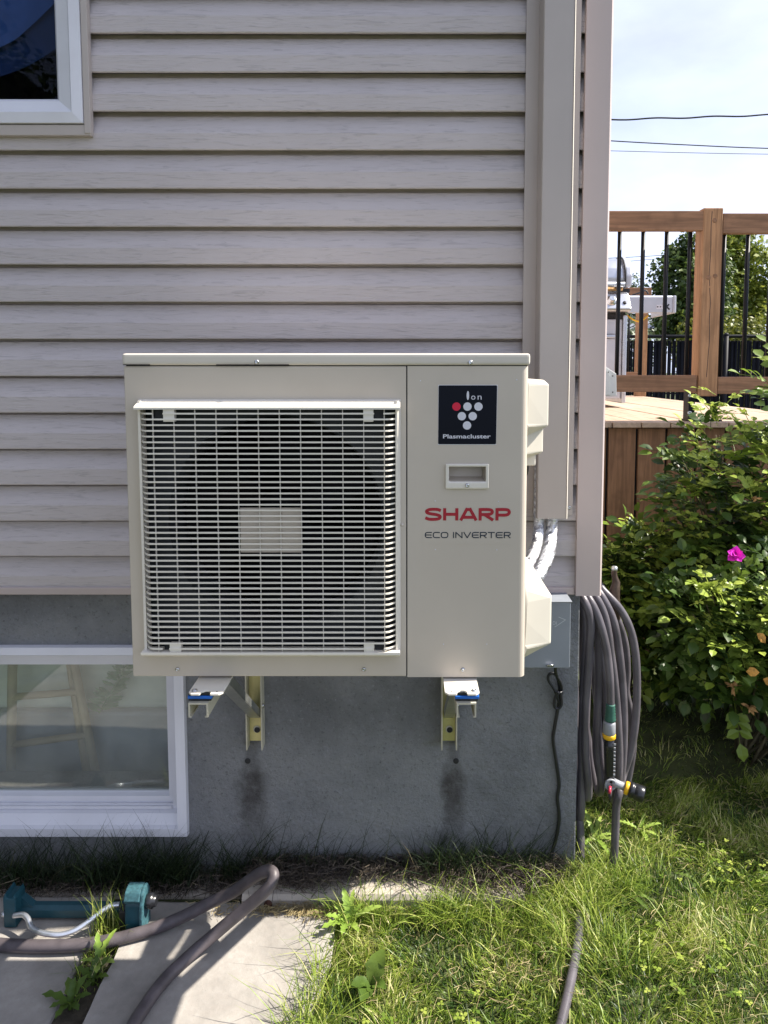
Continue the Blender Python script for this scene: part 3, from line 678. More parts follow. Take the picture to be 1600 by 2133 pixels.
full = slat_mesh(0, 0).mesh('slat'); full.materials.append(M['grille'])
gw = wloc(grille)
def slat_obj(me, z):
    o = bpy.data.objects.new('slat', me); C.objects.link(o); o.parent = grille; o.location = Vector((0, 0, z)) - gw
for k, z in enumerate(zs):
    if k in (0, NS - 1): continue
    slat_obj(full, z)
for k, (ga, gb, gc, gd) in ((0, (-.494, -.474, -.064, -.046)), (NS - 1, (-.486, -.473, -.066, -.046))):
    for args in ((0, ga, True, False), (gb, gc, False, False), (gd, 0, False, True)):
        me = slat_mesh(*args).mesh('slat'); me.materials.append(M['grille']); slat_obj(me, zs[k])
bx = [-.4955 + .0411 * k for k in range(12)]
for j, x in enumerate(bx):
    x = x if j < 11 else -.0445
    b = B().box(x - .0007, x + .0007, 1.3512, 1.3555, .945, 1.4335); obj('upright_bar', b, 'acp', grille)
obj('centre_plate', B().box(-.3303, -.2080, 1.3578, 1.3600, 1.1465, 1.2365, .0008), 'ac', grille)
for x in (-.289, -.248): obj('plate_groove', B().box(x - .0005, x + .0005, 1.3573, 1.3579, 1.147, 1.236), 'ac', grille)
for xa, xb, z0, z1 in ((-.4735, -.4520, 1.4075, 1.4312), (-.4725, -.4500, .9480, .9645), (-.0850, -.0655, 1.4075, 1.4312), (-.0860, -.0655, .9480, .9645)):
    obj('corner_clip', B().box(xa, xb, 1.3478, 1.3610, z0, z1, .0006), 'grille', grille)
for xa, xb, z0, z1 in ((-.4935, -.4740, 1.4075, 1.4312), (-.4865, -.4730, .9480, .9645), (-.0650, -.0460, 1.4075, 1.4312), (-.0650, -.0460, .9480, .9645)):
    obj('screw_pocket', B().box(xa, xb, 1.3590, 1.3640, z0, z1), 'seam', grille)
obj('grille_lug', B().lathe([(.002, 0), (.0025, .004), (.001, .006)], (-.0095, 1.3772, 1.199), (0, -1, 0), 8), 'aclid', hp)
# screws and pressed dimples
for x, z in ((-.2952, 1.5235), (.124, 1.5225)): screw(lid, x, 1.3722, z, .0046)
for x, z in ((-.4678, .8995), (-.0881, .8995)): screw(fp, x, 1.3768, z, .0044)
screw(sv, .1135, 1.3768, .8985, .0044)
for x, z in ((.0265, 1.4865), (.2165, 1.488), (.056, 1.2465), (.183, 1.2455), (.057, 1.1475), (.1805, 1.147), (.074, .952), (.162, .952)):
    obj('dimple', B().lathe([(.0013, 0), (.0012, .0005), (.0003, .0007)], (x, 1.3769, z), (0, -1, 0), 8), 'print_white', sv)
# recessed hand grip
hg = B(); hg.box(.0768, .0795, 1.3690, 1.3768, 1.2718, 1.3212, .001)
gripf = B().ring((.0765, .1630, 1.2712, 1.3215), (.0835, .1565, 1.2862, 1.3160), 1.3715, 1.3769); hg.m.free()
grip = obj('hand_grip', gripf, 'acp', hp); mod = grip.modifiers.new('b', 'BEVEL'); mod.width = .0022; mod.segments = 3; mod.limit_method = 'ANGLE'
gp = B(); gp.face([(HX0, 1.3768, HZ0), (HX1, 1.3768, HZ0), (HX1 - .004, 1.408, HZ0 + .006), (HX0 + .004, 1.408, HZ0 + .006)])
gp.face([(HX0, 1.3768, HZ1), (HX1, 1.3768, HZ1), (HX1 - .004, 1.412, HZ1 + .012), (HX0 + .004, 1.412, HZ1 + .012)])
gp.face([(HX0, 1.3768, HZ0), (HX0, 1.3768, HZ1), (HX0 + .004, 1.412, HZ1 + .012), (HX0 + .004, 1.408, HZ0 + .006)])
gp.face([(HX1, 1.3768, HZ0), (HX1, 1.3768, HZ1), (HX1 - .004, 1.412, HZ1 + .012), (HX1 - .004, 1.408, HZ0 + .006)])
gp.face([(HX0 + .004, 1.408, HZ0 + .006), (HX1 - .004, 1.408, HZ0 + .006), (HX1 - .004, 1.412, HZ1 + .012), (HX0 + .004, 1.412, HZ1 + .012)])
obj('grip_pocket', gp, 'ac', grip); screw(grip, .1197, 1.3714, 1.2788, .0045)
# valve covers on the right side: their fronts slope outwards from the cabinet
def wedge(poly, y0, y1, y2, bev, squeeze=.12):
    b = B(); cz = sum(p[1] for p in poly) / len(poly); L = []
    for y, kx, kz in ((y0, squeeze, .93), (y1, .96, .985), (y1 + .012, 1, 1), (y2, 1, 1)):
        L.append([b.m.verts.new((.2405 + (p[0] - .2405) * kx, y, cz + (p[1] - cz) * kz)) for p in poly])
    n = len(poly)
    for a, c in zip(L, L[1:]):
        for i in range(n): b.m.faces.new((a[i], a[(i + 1) % n], c[(i + 1) % n], c[i]))
    b.m.faces.new(L[0][::-1]); b.m.faces.new(L[-1]); bmesh.ops.recalc_face_normals(b.m, faces=b.m.faces[:])
    if bev: bmesh.ops.bevel(b.m, geom=[e for e in b.m.edges if e.calc_face_angle(0) > .5], offset=bev, segments=3, profile=.6, affect='EDGES')
    return b
vc = wedge([(.2405, 1.4895), (.284, 1.4875), (.2955, 1.478), (.2955, 1.391), (.2405, 1.366)], 1.418, 1.442, 1.63, .003); v1 = obj('terminal_cover', vc, 'acc', hp)
vc = wedge([(.2405, 1.385), (.289, 1.3905), (.289, 1.334), (.2405, 1.3165)], 1.440, 1.463, 1.60, .003); obj('lower_cover', vc, 'acc', v1)
vc = B().prism([(.2405, 1.330), (.274, 1.330), (.274, 1.3045), (.2405, 1.3045)], 'y', 1.47, 1.58, .003); obj('cable_clip', vc, 'acp', v1)
obj('lead', B().tube(smooth_path([(.262, 1.52, 1.31), (.266, 1.56, 1.27), (.25, 1.64, 1.22)]), .006, 8), 'cable', v1)
vc = wedge([(.2405, 1.088), (.268, 1.072), (.290, 1.053), (.3085, 1.028), (.3085, .925), (.2405, .891)], 1.412, 1.442, 1.67, .004); obj('valve_cover', vc, 'acc', hp)
# dark square label with dots
stk = obj('ion_label', B().prism([(.0630, 1.3605), (.1755, 1.3605), (.1770, 1.362), (.1780, 1.476), (.1765, 1.4775), (.0640, 1.4775), (.0625, 1.476), (.0618, 1.362)], 'y', 1.3764, 1.3772), 'navy', sv)
obj('label_edge', B().prism([(.0614, 1.3595), (.1772, 1.3595), (.1790, 1.4785), (.0618, 1.4785)], 'y', 1.37672, 1.3773), 'print_white', sv)
YL = 1.3761
pxm = .1155 / (1036 - 914)
def dot(cx_, cz_, m):
    b = B(); b.m.faces.new([b.m.verts.new((cx_ + .0083 * math.cos(k * math.pi / 12), YL, cz_ + .0083 * math.sin(k * math.pi / 12))) for k in range(24)]); obj('dot', b, m, stk)
dz0 = 1.4355
for cx_, cz_, m in ((.0979, dz0, 'print_red'), (.1196, dz0, 'print_white'), (.1413, dz0, 'print_white'), (.1085, dz0 - .019, 'print_white'), (.1301, dz0 - .019, 'print_white'), (.1190, dz0 - .0375, 'print_white')): dot(cx_, cz_, m)
b = B(); b.m.faces.new([b.m.verts.new((.1203 + .0025 * math.sin(t) , YL, 1.4575 + .009 * math.cos(t))) for t in [k * math.pi / 8 for k in range(16)]]); obj('lettering', b, 'print_white', stk)
link('lettering', text_mesh('o', .1268, .1352, 1.4492, 1.4572, YL), 'print_white', stk); link('lettering', text_mesh('n', .1396, .1474, 1.4494, 1.4572, YL), 'print_white', stk)
link('lettering', text_mesh('Plasmacluster', .0715, .1660, 1.3722, 1.3805, YL, .018), 'print_white', stk)
# maker's plate with red and navy lettering
plate = obj('name_plate', B().box(.0305, .2125, 1.3766, 1.3771, 1.1585, 1.2430), 'ac', sv)
def strokes(letters, x0, x1, z0, z1, y, sw, m, widths, gap, name, arcs=True):
    tot = sum(widths) + gap * (len(letters) - 1); u = (x1 - x0) / tot; h = z1 - z0; b = B(); x = x0; q = 0
    for ch, wd in zip(letters, widths):
        for pl in ch:
            ribbon(b, [(x + px * wd * u, z0 + pz * h) for px, pz in pl], sw, y - .00003 * q); q += 1
        x += (wd + gap) * u
    obj(name, b, m, plate)
s_ = .13
LS = [sm2([(.93, .80), (.70, .90), (.30, .89), (.12, .78), (.13, .64), (.32, .55), (.68, .47), (.87, .36), (.87, .21), (.70, .11), (.28, .10), (.03, .22)], 4)]
LH = [[(.13, 0), (.13, 1)], [(.87, 0), (.87, 1)], [(.13, .5), (.87, .5)]]
LA = [[(.07, 0), (.44, 1)], [(.93, 0), (.56, 1)], [(.42, .89), (.58, .89)], [(.22, .26), (.78, .26)]]
LR = [[(.13, 0), (.13, 1)], sm2([(.13, .89), (.60, .89), (.80, .84), (.87, .70), (.80, .55), (.60, .49), (.13, .49)], 4), [(.40, .47), (.93, .03)]]
LP = [[(.13, 0), (.13, 1)], sm2([(.13, .89), (.62, .89), (.82, .84), (.89, .68), (.82, .51), (.62, .44), (.13, .44)], 4)]
strokes([LS, LH, LA, LR, LP], .0356, .2082, 1.2070, 1.2320, 1.3762, .0062, 'logo_red', [1.05, 1, 1.1, 1.0, .98], .03, 'lettering')
LE = [sm2([(1, .92), (.35, .92), (.1, .78), (.05, .5), (.1, .22), (.35, .08), (1, .08)], 4), [(.1, .5), (.95, .5)]]
LC = [sm2([(1, .92), (.35, .92), (.1, .78), (.05, .5), (.1, .22), (.35, .08), (1, .08)], 4)]
LO = [sm2([(.5, .92), (.25, .9), (.08, .75), (.05, .5), (.08, .25), (.25, .1), (.5, .08), (.75, .1), (.92, .25), (.95, .5), (.92, .75), (.75, .9), (.5, .92)], 4)]
LI = [[(.5, 0), (.5, 1)]]; LN = [[(.08, 0), (.08, 1)], [(.08, .95), (.92, .05)], [(.92, 0), (.92, 1)]]; LV = [[(.02, 1), (.5, .03)], [(.5, .03), (.98, 1)]]
LT = [[(0, .93), (1, .93)], [(.5, 0), (.5, .93)]]; LR2 = [[(.08, 0), (.08, 1)], sm2([(.08, .93), (.7, .93), (.9, .85), (.92, .65), (.8, .48), (.55, .44), (.08, .44)], 4), [(.55, .44), (.95, 0)]]; SP = []
strokes([LE, LC, LO, SP, LI, LN, LV, LE, LR2, LT, LE, LR2], .0360, .2080, 1.1712, 1.1836, 1.3762, .0020, 'logo_navy', [.95, .95, 1, .35, .2, 1, 1, .95, .95, .95, .95, .95], .14, 'lettering')
# white feet of the unit on the brackets
for cx0, sgn in ((-.394, 1), (.108, -1)):
    w_ = .034; nx = cx0 + .0
    poly = [(cx0 - w_, 1.321), (cx0 - w_ + .007, 1.3125), (nx - .011, 1.3125), (nx - .009, 1.324), (nx - .003, 1.3285), (nx + .004, 1.3285), (nx + .009, 1.323), (nx + .010, 1.3125), (cx0 + w_ - .007, 1.3125), (cx0 + w_, 1.321), (cx0 + w_, 1.45), (cx0 - w_, 1.45)]
    ft = obj('foot', B().prism(poly, 'z', .8745, .8785, .001), 'acp', hp)
    screw(ft, cx0 - .024 * sgn, 1.326, .8786, .0058, 'chrome', (0, 0, 1)); obj('drain_hole', B().lathe([(.0016, 0), (.0015, .0004)], (cx0 + .021 * sgn, 1.322, .8786), (0, 0, 1), 8), 'seam', ft)

# ------------------------------------------------------------------ wall brackets and pads
def bracket(label, ax, ux0, ux1, m_up):
    t = thing('wall_bracket', label, 'bracket', ((ux0 + ux1) / 2, 1.965, .416), 'wall brackets under the heat pump')
    w2 = .0192; zt, zb = .857, .828; b = B()
    b.prism([(ax - w2, zb), (ax - w2, zt), (ax + w2, zt), (ax + w2, zb), (ax + w2 - .006, zb), (ax + w2 - .006, zb + .002), (ax + w2 - .003, zb + .002), (ax + w2 - .003, zt - .003), (ax - w2 + .003, zt - .003), (ax - w2 + .003, zb + .002), (ax - w2 + .006, zb + .002), (ax - w2 + .006, zb)], 'y', 1.318, 1.955)
    obj('arm', b, 'bracket', t)
    b = B(); b.box(ux0 + .004, ux1 - .004, 1.957, 1.9635, .428, .90); u = obj('upright', b, m_up, t)
    for xx in (ux0, ux1 - .0035): obj('flange', B().box(xx, xx + .0035, 1.925, 1.9638, .416, .90, .0008), 'bracket', u)
    obj('bolt_washer', B().lathe([(.0105, 0), (.0105, .002), (.008, .0022)], ((ux0 + ux1) / 2 + .002, 1.9568, .463), (0, -1, 0), 18), 'bracket', u)
    obj('bolt_hole', B().lathe([(.0085, 0), (.0085, .0008), (.007, .001)], ((ux0 + ux1) / 2 + .003, 1.9546, .462), (0, -1, 0), 18), 'seam', u)
    uc = (ux0 + ux1) / 2
    p0, p1 = Vector((uc, 1.945, .505)), Vector((ax, 1.475, .832)); d = (p1 - p0).normalized(); sx = Vector((1, 0, 0)); sx = (sx - d * sx.dot(d)).normalized(); up = d.cross(sx).normalized()
    b = B()
    for off, hw, hh in ((0, .015, .0016), (-1, .0016, .010), (1, .0016, .010)):
        cc = sx * (off * .0134) + up * (0 if off == 0 else .009); V = []
        for q in (p0, p1):
            for su, sv_ in ((-1, -1), (1, -1), (1, 1), (-1, 1)): V.append(b.m.verts.new(q + cc + sx * (su * hw) + up * (sv_ * hh)))
        for f in ((0, 1, 2, 3), (7, 6, 5, 4), (0, 4, 5, 1), (1, 5, 6, 2), (2, 6, 7, 3), (3, 7, 4, 0)): b.m.faces.new([V[k] for k in f])
    bmesh.ops.recalc_face_normals(b.m, faces=b.m.faces[:]); obj('brace', b, 'zinc', t)
    obj('rivet_bolt', B().lathe([(.006, 0), (.006, .006), (.003, .007)], (ux1 - .002, 1.935, .545), (1, 0, 0), 8), 'chrome', t)
    for k, (z0, z1, m, g_) in enumerate(((.8572, .8620, 'black', 0), (.8622, .8680, 'blue', .002), (.8682, .8742, 'black', .0))):
        obj('vibration_pad', B().box(ax - .0215 - g_ * .3, ax + .0235 + g_, 1.3265 - g_, 1.41, z0, z1, .0012), m, t)
    return t
bracket('left wall bracket beside the basement window with blue rubber pad', -.4095, -.4630, -.4160, 'zinc_y')
bracket('right wall bracket below the maker lettering with blue rubber pad', .1165, .0985, .1440, 'zinc_y')

# ------------------------------------------------------------------ line cover, pipes, disconnect box, cable
pc = thing('pipe_cover', 'tall beige sheet metal pipe cover running down beside the corner trim', 'pipe cover', (.39, 1.93, 1.105))
cvr = B().prism([(.3525, 1.927), (.3525, 1.864), (.3545, 1.862), (.4305, 1.862), (.4325, 1.864), (.4325, 1.927), (.4295, 1.927), (.4295, 1.8655), (.3555, 1.8655), (.3555, 1.927)], 'z', 1.1055, 3.34)
obj('cover', cvr, 'cover', pc)
obj('bright_lip', B().prism([(.4321, 1.8600), (.4352, 1.8660), (.4352, 1.869), (.4327, 1.869)], 'z', 1.1050, 3.34), 'acp', pc)  # sunlit edge highlight put into a paler colour and tilted shape
obj('flange', B().box(.318, .3524, 1.9265, 1.9295, 1.118, 3.34), 'cover', pc)
obj('flange', B().box(.4328, .4640, 1.9265, 1.9295, 1.102, 3.34), 'cover', pc)
screw(pc, .4545, 1.9262, 1.123, .0052)
for name, pts, r in (('insulated_pipe', [(.364, 1.895, 1.30), (.364, 1.895, 1.12), (.361, 1.885, 1.075), (.346, 1.83, 1.043), (.315, 1.74, 1.030), (.281, 1.65, 1.022), (.25, 1.60, 1.02)], .0145),
                     ('insulated_pipe', [(.400, 1.895, 1.30), (.400, 1.895, 1.12), (.397, 1.885, 1.068), (.380, 1.83, 1.028), (.345, 1.74, 1.005), (.300, 1.65, .992), (.26, 1.60, .985)], .0165)):
    P_ = smooth_path(pts, 14); rr = [r * (1 + .07 * mnoise.noise(Vector((k * .9, r * 900, 1))) + (.05 if (k // 9) % 2 else 0)) for k in range(len(P_))]
    tag(obj(name, B().tube(P_, rr, 16), 'foil'), 'foil wrapped refrigerant pipe nearest the heat pump' if r < .015 else 'thicker foil wrapped refrigerant pipe nearest the house corner', 'pipe', 'foil wrapped pipes below the cover')
el = thing('disconnect_box', 'small grey metal electrical box behind the valve cover', 'electrical box', (.36, 1.96, .69))
obj('case', B().box(.27, .4455, 1.866, 1.9645, .6925, .874, .002), 'elbox', el)
obj('cover', B().box(.268, .4480, 1.858, 1.8655, .690, .8745, .0025), 'elbox', el)
obj('top_lip', B().prism([(1.856, .8750), (1.964, .8770), (1.964, .8795), (1.854, .8775)], 'x', .266, .4505), 'elbox', el)
b = B()
for pl in ([(.414, .834), (.4335, .826)], [(.4335, .826), (.409, .809)], [(.409, .809), (.404, .806)]): ribbon(b, pl, .0016, 1.8576)
obj('embossed_arrow', b, 'steel_l', el)
link('lettering', text_mesh('CH', .3985, .4095, .812, .822, 1.8575, .01), 'steel_l', el)
obj('knockout_ring', B().lathe([(.0115, 0), (.0115, .003), (.0085, .004), (.004, .004), (.004, .002)], (.393, 1.8570, .6985), (0, -.6, -.8), 18), 'chrome', el)
cab = B()
main = [(.421, 1.91, .70), (.423, 1.925, .655), (.436, 1.945, .613), (.444, 1.952, .568), (.441, 1.955, .539), (.430, 1.957, .465), (.427, 1.957, .429), (.437, 1.957, .363), (.446, 1.957, .297), (.442, 1.957, .253), (.448, 1.957, .194), (.441, 1.956, .135), (.425, 1.95, .076), (.417, 1.93, .02)]
cab.tube(smooth_path(main, 8), .0052, 10)
cab.tube(smooth_path([(.438, 1.938, .552), (.424, 1.936, .590), (.405, 1.936, .622), (.411, 1.936, .640), (.428, 1.936, .634), (.443, 1.938, .606), (.446, 1.942, .575), (.436, 1.934, .585)], 8), .0042, 8)
cab.tube(smooth_path([(.434, 1.936, .588), (.425, 1.936, .566), (.424, 1.936, .542), (.435, 1.936, .535), (.445, 1.936, .550), (.442, 1.938, .586)], 8), .0042, 8)
cab.tube([(.424, 1.934, .586), (.436, 1.929, .584), (.448, 1.934, .588)], .0022, 6)
tag(obj('power_cable', cab, 'cable'), 'black cable knotted under the grey box and hanging down the foundation', 'cable')

# ------------------------------------------------------------------ hose hanger, coiled hose, nozzle
hk = thing('hose_hanger', 'dark metal hose hanger hook sticking up behind the coiled hose', 'hook', (.57, 2.1, .76))
hb = B().tube(smooth_path([(.501, 2.13, .79), (.56, 2.125, .795), (.615, 2.118, .80), (.640, 2.115, .815)]), .013, 10); obj('arm', hb, 'hookm', hk)
hb = B(); rows = []
for zz, xc, wd, dp in ((.735, .655, .008, .010), (.765, .648, .016, .014), (.80, .644, .0165, .014), (.83, .644, .016, .013), (.852, .648, .012, .010), (.868, .643, .009, .008), (.880, .640, .009, .009), (.892, .642, .0085, .009)):
    rows.append([(xc + wd * math.cos(2 * math.pi * k / 12), 2.112 + dp * math.sin(2 * math.pi * k / 12), zz) for k in range(13)])
hb.strip(rows); obj('horn', hb, 'hookm', hk, smooth=True)
obj('horn_tip', B().lathe([(.0085, 0), (.0098, .004), (.0085, .012), (.004, .014)], (.641, 2.112, .889), (.1, 0, 1), 12), 'zinc', hk)
obj('wall_plate', B().box(.5005, .508, 2.08, 2.20, .68, .86, .003), 'hookm', hk)
strands = {
 'A': [(0.522, 0.8124), (0.5318, 0.7425), (0.5264, 0.5811), (0.5246, 0.3729), (0.5274, 0.2223)],
 'B': [(0.5179, 0.8388), (0.5389, 0.7768), (0.5377, 0.6898), (0.5321, 0.5435), (0.5324, 0.3808), (0.5433, 0.2613)],
 'C': [(0.5518, 0.8233), (0.5751, 0.7533), (0.583, 0.6485), (0.5844, 0.5126), (0.5819, 0.3447), (0.599, 0.2337)],
 'D': [(0.5598, 0.839), (0.5897, 0.7746), (0.6109, 0.6583), (0.6264, 0.5454), (0.6378, 0.4242), (0.6435, 0.3033), (0.6364, 0.2303)],
 'E': [(0.5843, 0.8333), (0.619, 0.7652), (0.6398, 0.6788), (0.6559, 0.5497), (0.6636, 0.4102), (0.6606, 0.2879), (0.6506, 0.2078)],
 'F': [(0.6172, 0.8095), (0.6547, 0.7332), (0.6805, 0.6533), (0.6886, 0.5637), (0.6871, 0.5016), (0.704, 0.4235), (0.7127, 0.3136), (0.6945, 0.1869)],
 'G': [(0.6068, 0.8271), (0.6519, 0.7776), (0.6843, 0.7158), (0.7024, 0.6356), (0.7093, 0.5366), (0.7076, 0.4261), (0.6951, 0.3287), (0.6731, 0.2478)],
}
fy = {'A': 2.01, 'B': 1.996, 'C': 2.06, 'D': 2.026, 'E': 2.052, 'F': 2.115, 'G': 2.08}
path = [(-.10, .25, .026), (.06, .60, .027), (.20, 1.00, .027), (.29, 1.30, .027), (.330, 1.43, .028), (.3486, 1.472, .028), (.3754, 1.532, .029), (.4059, 1.6034, .030), (.4367, 1.6814, .029), (.4586, 1.7506, .027), (.4702, 1.8083, .016), (.498, 1.90, .012), (.521, 1.985, .022), (.530, 2.02, .075), (.530, 2.04, .14), (.532, 2.10, .30), (.535, 2.16, .55)]
for key in 'ABCDEFG':
    s = strands[key]; y = fy[key]
    path.append((s[0][0] - .012, 2.135, s[0][1] + .012))
    path += [(px, y + (.02 if k == 0 else 0), pz) for k, (px, pz) in enumerate(s)]
    xb, zb = s[-1]
    if key != 'G':
        low = .125 if key == 'A' else zb - .055
        path.append((xb + .006, y + .05, low)); path.append((xb + .002, 2.19, zb + .02)); xm = s[len(s) // 2][0]
        path += [(xm - .004, 2.22, .45), (s[1][0] - .004, 2.21, .70)]
path += [(.640, 2.005, .245), (.628, 1.995, .205), (.624, 1.988, .118), (.621, 1.985, .056), (.612, 1.985, .020), (.600, 1.993, .012), (.588, 2.004, .016)]
hs = B().tube(smooth_path(path, 7), .0118, 12)
hs.tube(smooth_path([(.520, 2.10, .856), (.533, 2.03, .842), (.559, 1.998, .790), (.582, 1.986, .706), (.594, 1.980, .614), (.599, 1.978, .515)], 8), .0118, 12)
tag(obj('garden_hose', hs, 'hose'), 'mauve grey garden hose coiled on the hanger at the house corner', 'hose')
nzl = thing('spray_nozzle', 'black and yellow spray nozzle hanging in front of the coiled hose', 'nozzle', (.6, 1.975, .28))
prof = [(.0125, 0)]
for k in range(6): prof += [(.0138 + k * .0006, -.004 - k * .0085), (.0122 + k * .0006, -.0085 - k * .0085)]
obj('ribbed_sleeve', B().lathe(prof, (.5975, 1.976, .530), (0, 0, 1), 18), 'green_pl', nzl)
obj('quick_connector', B().lathe([(.0150, 0), (.0180, -.006), (.0184, -.034), (.0175, -.038)], (.5955, 1.976, .478), (0, 0, 1), 20), 'grey_pl', nzl)
obj('collar', B().lathe([(.0180, 0), (.0192, -.002), (.0190, -.012), (.0178, -.014)], (.5955, 1.976, .440), (0, 0, 1), 20), 'yellow', nzl)
obj('grip', B().tube([(.5955, 1.976, .428), (.596, 1.975, .40), (.598, 1.974, .36), (.599, 1.973, .325), (.598, 1.970, .298)], [.0150, .0165, .0168, .0158, .0150], 16), 'black_pl', nzl)
for z in [.415 - .0115 * k for k in range(9)]: obj('grip_rib', B().box(.6045, .6105, 1.9568, 1.960, z - .003, z + .003, .001), 'grey_pl', nzl)
obj('valve_ring', B().lathe([(.0175, 0), (.0180, .004), (.0165, .006), (.0135, .006), (.0130, .001)], (.5965, 1.957, .2955), (0, -1, 0), 20), 'grey_pl', nzl)
obj('trigger_knob', B().tube([(.5945, 1.951, .2925), (.5905, 1.942, .2845), (.5885, 1.937, .2785)], [.0042, .0046, .0040], 10), 'red_pl', nzl)
ax0 = Vector((.6040, 1.963, .2990)); dv = (Vector((.684, 1.930, .279)) - ax0).normalized()
obj('barrel', B().lathe([(.0125, 0), (.0115, .01), (.0108, .036)], ax0, dv, 16), 'grey_pl', nzl)
obj('collar', B().lathe([(.0165, 0), (.0185, .003), (.0185, .010), (.017, .012)], ax0 + dv * .036, dv, 20), 'yellow', nzl)
obj('spray_head', B().lathe([(.019, 0), (.0225, .002), (.0225, .012), (.0208, .013), (.0208, .017), (.0230, .019), (.0230, .040), (.0205, .043)], ax0 + dv * .0485, dv, 24), 'black_pl', nzl)

# ------------------------------------------------------------------ left hose and sprinkler
lh = [(-2.3, 1.50, .036), (-1.9, 1.70, .036), (-1.55, 1.745, .035), (-1.30, 1.72, .034), (-1.127, 1.694, .035), (-1.046, 1.682, .035), (-.919, 1.676, .036), (-.80, 1.685, .037), (-.691, 1.718, .039), (-.606, 1.748, .052), (-.537, 1.765, .078), (-.468, 1.765, .112), (-.416, 1.752, .158), (-.378, 1.738, .190), (-.354, 1.725, .200), (-.347, 1.712, .194), (-.358, 1.700, .176), (-.392, 1.695, .145), (-.450, 1.690, .098), (-.505, 1.672, .060), (-.553, 1.632, .040), (-.588, 1.572, .037), (-.608, 1.504, .037), (-.618, 1.43, .037), (-.61, 1.25, .037), (-.56, .95, .037), (-.50, .60, .037), (-.47, .25, .037)]
tag(obj('garden_hose', B().tube(smooth_path(lh, 9), .0152, 14), 'hose_d'), 'thick dusty hose arching up over the paving slabs', 'hose')
spk = thing('sprinkler', 'teal oscillating lawn sprinkler with bent aluminium tube', 'sprinkler', (-.88, 1.76, .02))
obj('base_bar', B().prism([(1.775, .030), (1.775, .052), (1.785, .060), (1.800, .060), (1.806, .050), (1.806, .030)], 'x', -1.05, -.735, .002), 'teal', spk)
ends = B().prism([(-1.0765, .022), (-1.0435, .022), (-1.0425, .10), (-1.047, .113), (-1.052, .104), (-1.066, .104), (-1.071, .118), (-1.0765, .104)], 'y', 1.752, 1.80, .003); eb = obj('end_bracket', ends, 'teal', spk)
obj('gusset', B().prism([(-1.043, .040), (-1.012, .046), (-1.012, .058), (-1.043, .085)], 'y', 1.78, 1.80), 'teal', eb)
obj('pivot_cap', B().lathe([(.007, 0), (.007, .010), (.004, .013)], (-1.076, 1.765, .050), (-1, 0, 0), 12), 'alu', eb)
hous = [(1.734, .022), (1.732, .060), (1.736, .095), (1.744, .116), (1.754, .124), (1.772, .124), (1.780, .112), (1.782, .022)]
mh = obj('motor_housing', B().prism(hous, 'x', -.7450, -.7057, .004), 'teal', spk)
rim = [(1.727, .020), (1.725, .062), (1.730, .099), (1.739, .123), (1.752, .133), (1.774, .133), (1.785, .118), (1.787, .020)]
rb_ = B(); 
rb_.prism(rim, 'x', -.7055, -.6965, .003); obj('worn_rim', rb_, 'teal_worn', mh)
obj('top_cap', B().prism([(1.731, .112), (1.742, .128), (1.754, .1335), (1.776, .1335), (1.776, .1245), (1.755, .1245), (1.746, .118), (1.738, .100)], 'x', -.7465, -.7056, .002), 'teal_worn', mh)
obj('hose_coupling', B().lathe([(.017, 0), (.019, .004), (.019, .018), (.014, .019), (.014, .026), (.011, .027)], (-.6963, 1.760, .092), (1, 0, 0), 20), 'black_pl', spk)
obj('control_block', B().box(-.7635, -.7455, 1.738, 1.79, .024, .080, .003), 'black_pl', spk)
tb = [(-1.046, 1.748, .060), (-1.018, 1.742, .067), (-1.000, 1.732, .064), (-.982, 1.715, .055), (-.955, 1.702, .053), (-.925, 1.696, .052), (-.895, 1.696, .051), (-.865, 1.705, .054), (-.838, 1.722, .063), (-.812, 1.740, .076), (-.790, 1.752, .083), (-.770, 1.762, .080)]
obj('spray_tube', B().tube(smooth_path(tb, 6), .0068, 12), 'alu', spk)
tag(obj('washer', B().lathe([(.0115, 0), (.0115, .003), (.0045, .0045), (.003, .006), (.001, .0065)], (-.388, 1.8378, .020), (0, -1, .12), 20), 'rust'), 'rusty round washer on the face of the concrete kerb', 'washer')

# ================================================================== BARBECUE AND THINGS ON THE DECK
bq = thing('barbecue', 'silver gas barbecue standing on the deck behind the railing', 'barbecue', (1.2, 5.1, DZ))
cab_ = obj('cabinet', B().box(.86, 1.505, 4.90, 5.38, DZ + .06, 1.86, .01), 'steel_l', bq)
obj('side_rail', B().box(1.506, 1.535, 4.885, 5.38, DZ + .03, 1.885, .006), 'steel', bq)
obj('door', B().box(.90, 1.478, 4.888, 4.899, DZ + .10, 1.725, .004), 'steel_l', cab_); obj('drawer', B().box(.90, 1.478, 4.888, 4.899, 1.755, 1.855, .004), 'steel_l', cab_)
obj('door_handle', B().box(.92, 1.46, 4.868, 4.887, 1.728, 1.748, .004), 'steel', cab_)
obj('firebox', B().box(.84, 1.525, 4.90, 5.4, 1.862, 1.905, .004), 'bbqblack', bq)
pan = obj('control_panel', B().prism([(4.80, 1.905), (4.795, 1.925), (4.86, 2.030), (4.89, 2.045), (4.98, 2.045), (4.98, 1.905)], 'x', .82, 1.530, .006), 'steel', bq)
kd = Vector((0, -.85, .53)); kp = Vector((1.402, 4.832, 1.978))
kn = obj('knob', B().lathe([(.040, 0), (.040, .006), (.026, .010), (.023, .032), (.018, .035)], kp, kd, 20), 'chrome', pan)
obj('knob', B().lathe([(.040, 0), (.040, .006), (.026, .010), (.023, .032), (.018, .035)], kp + Vector((-.2, 0, 0)), kd, 20), 'chrome', pan)
obj('igniter', B().lathe([(.014, 0), (.012, .01), (.006, .012)], (1.492, 4.823, 1.963), kd, 12), 'bbqblack', pan)
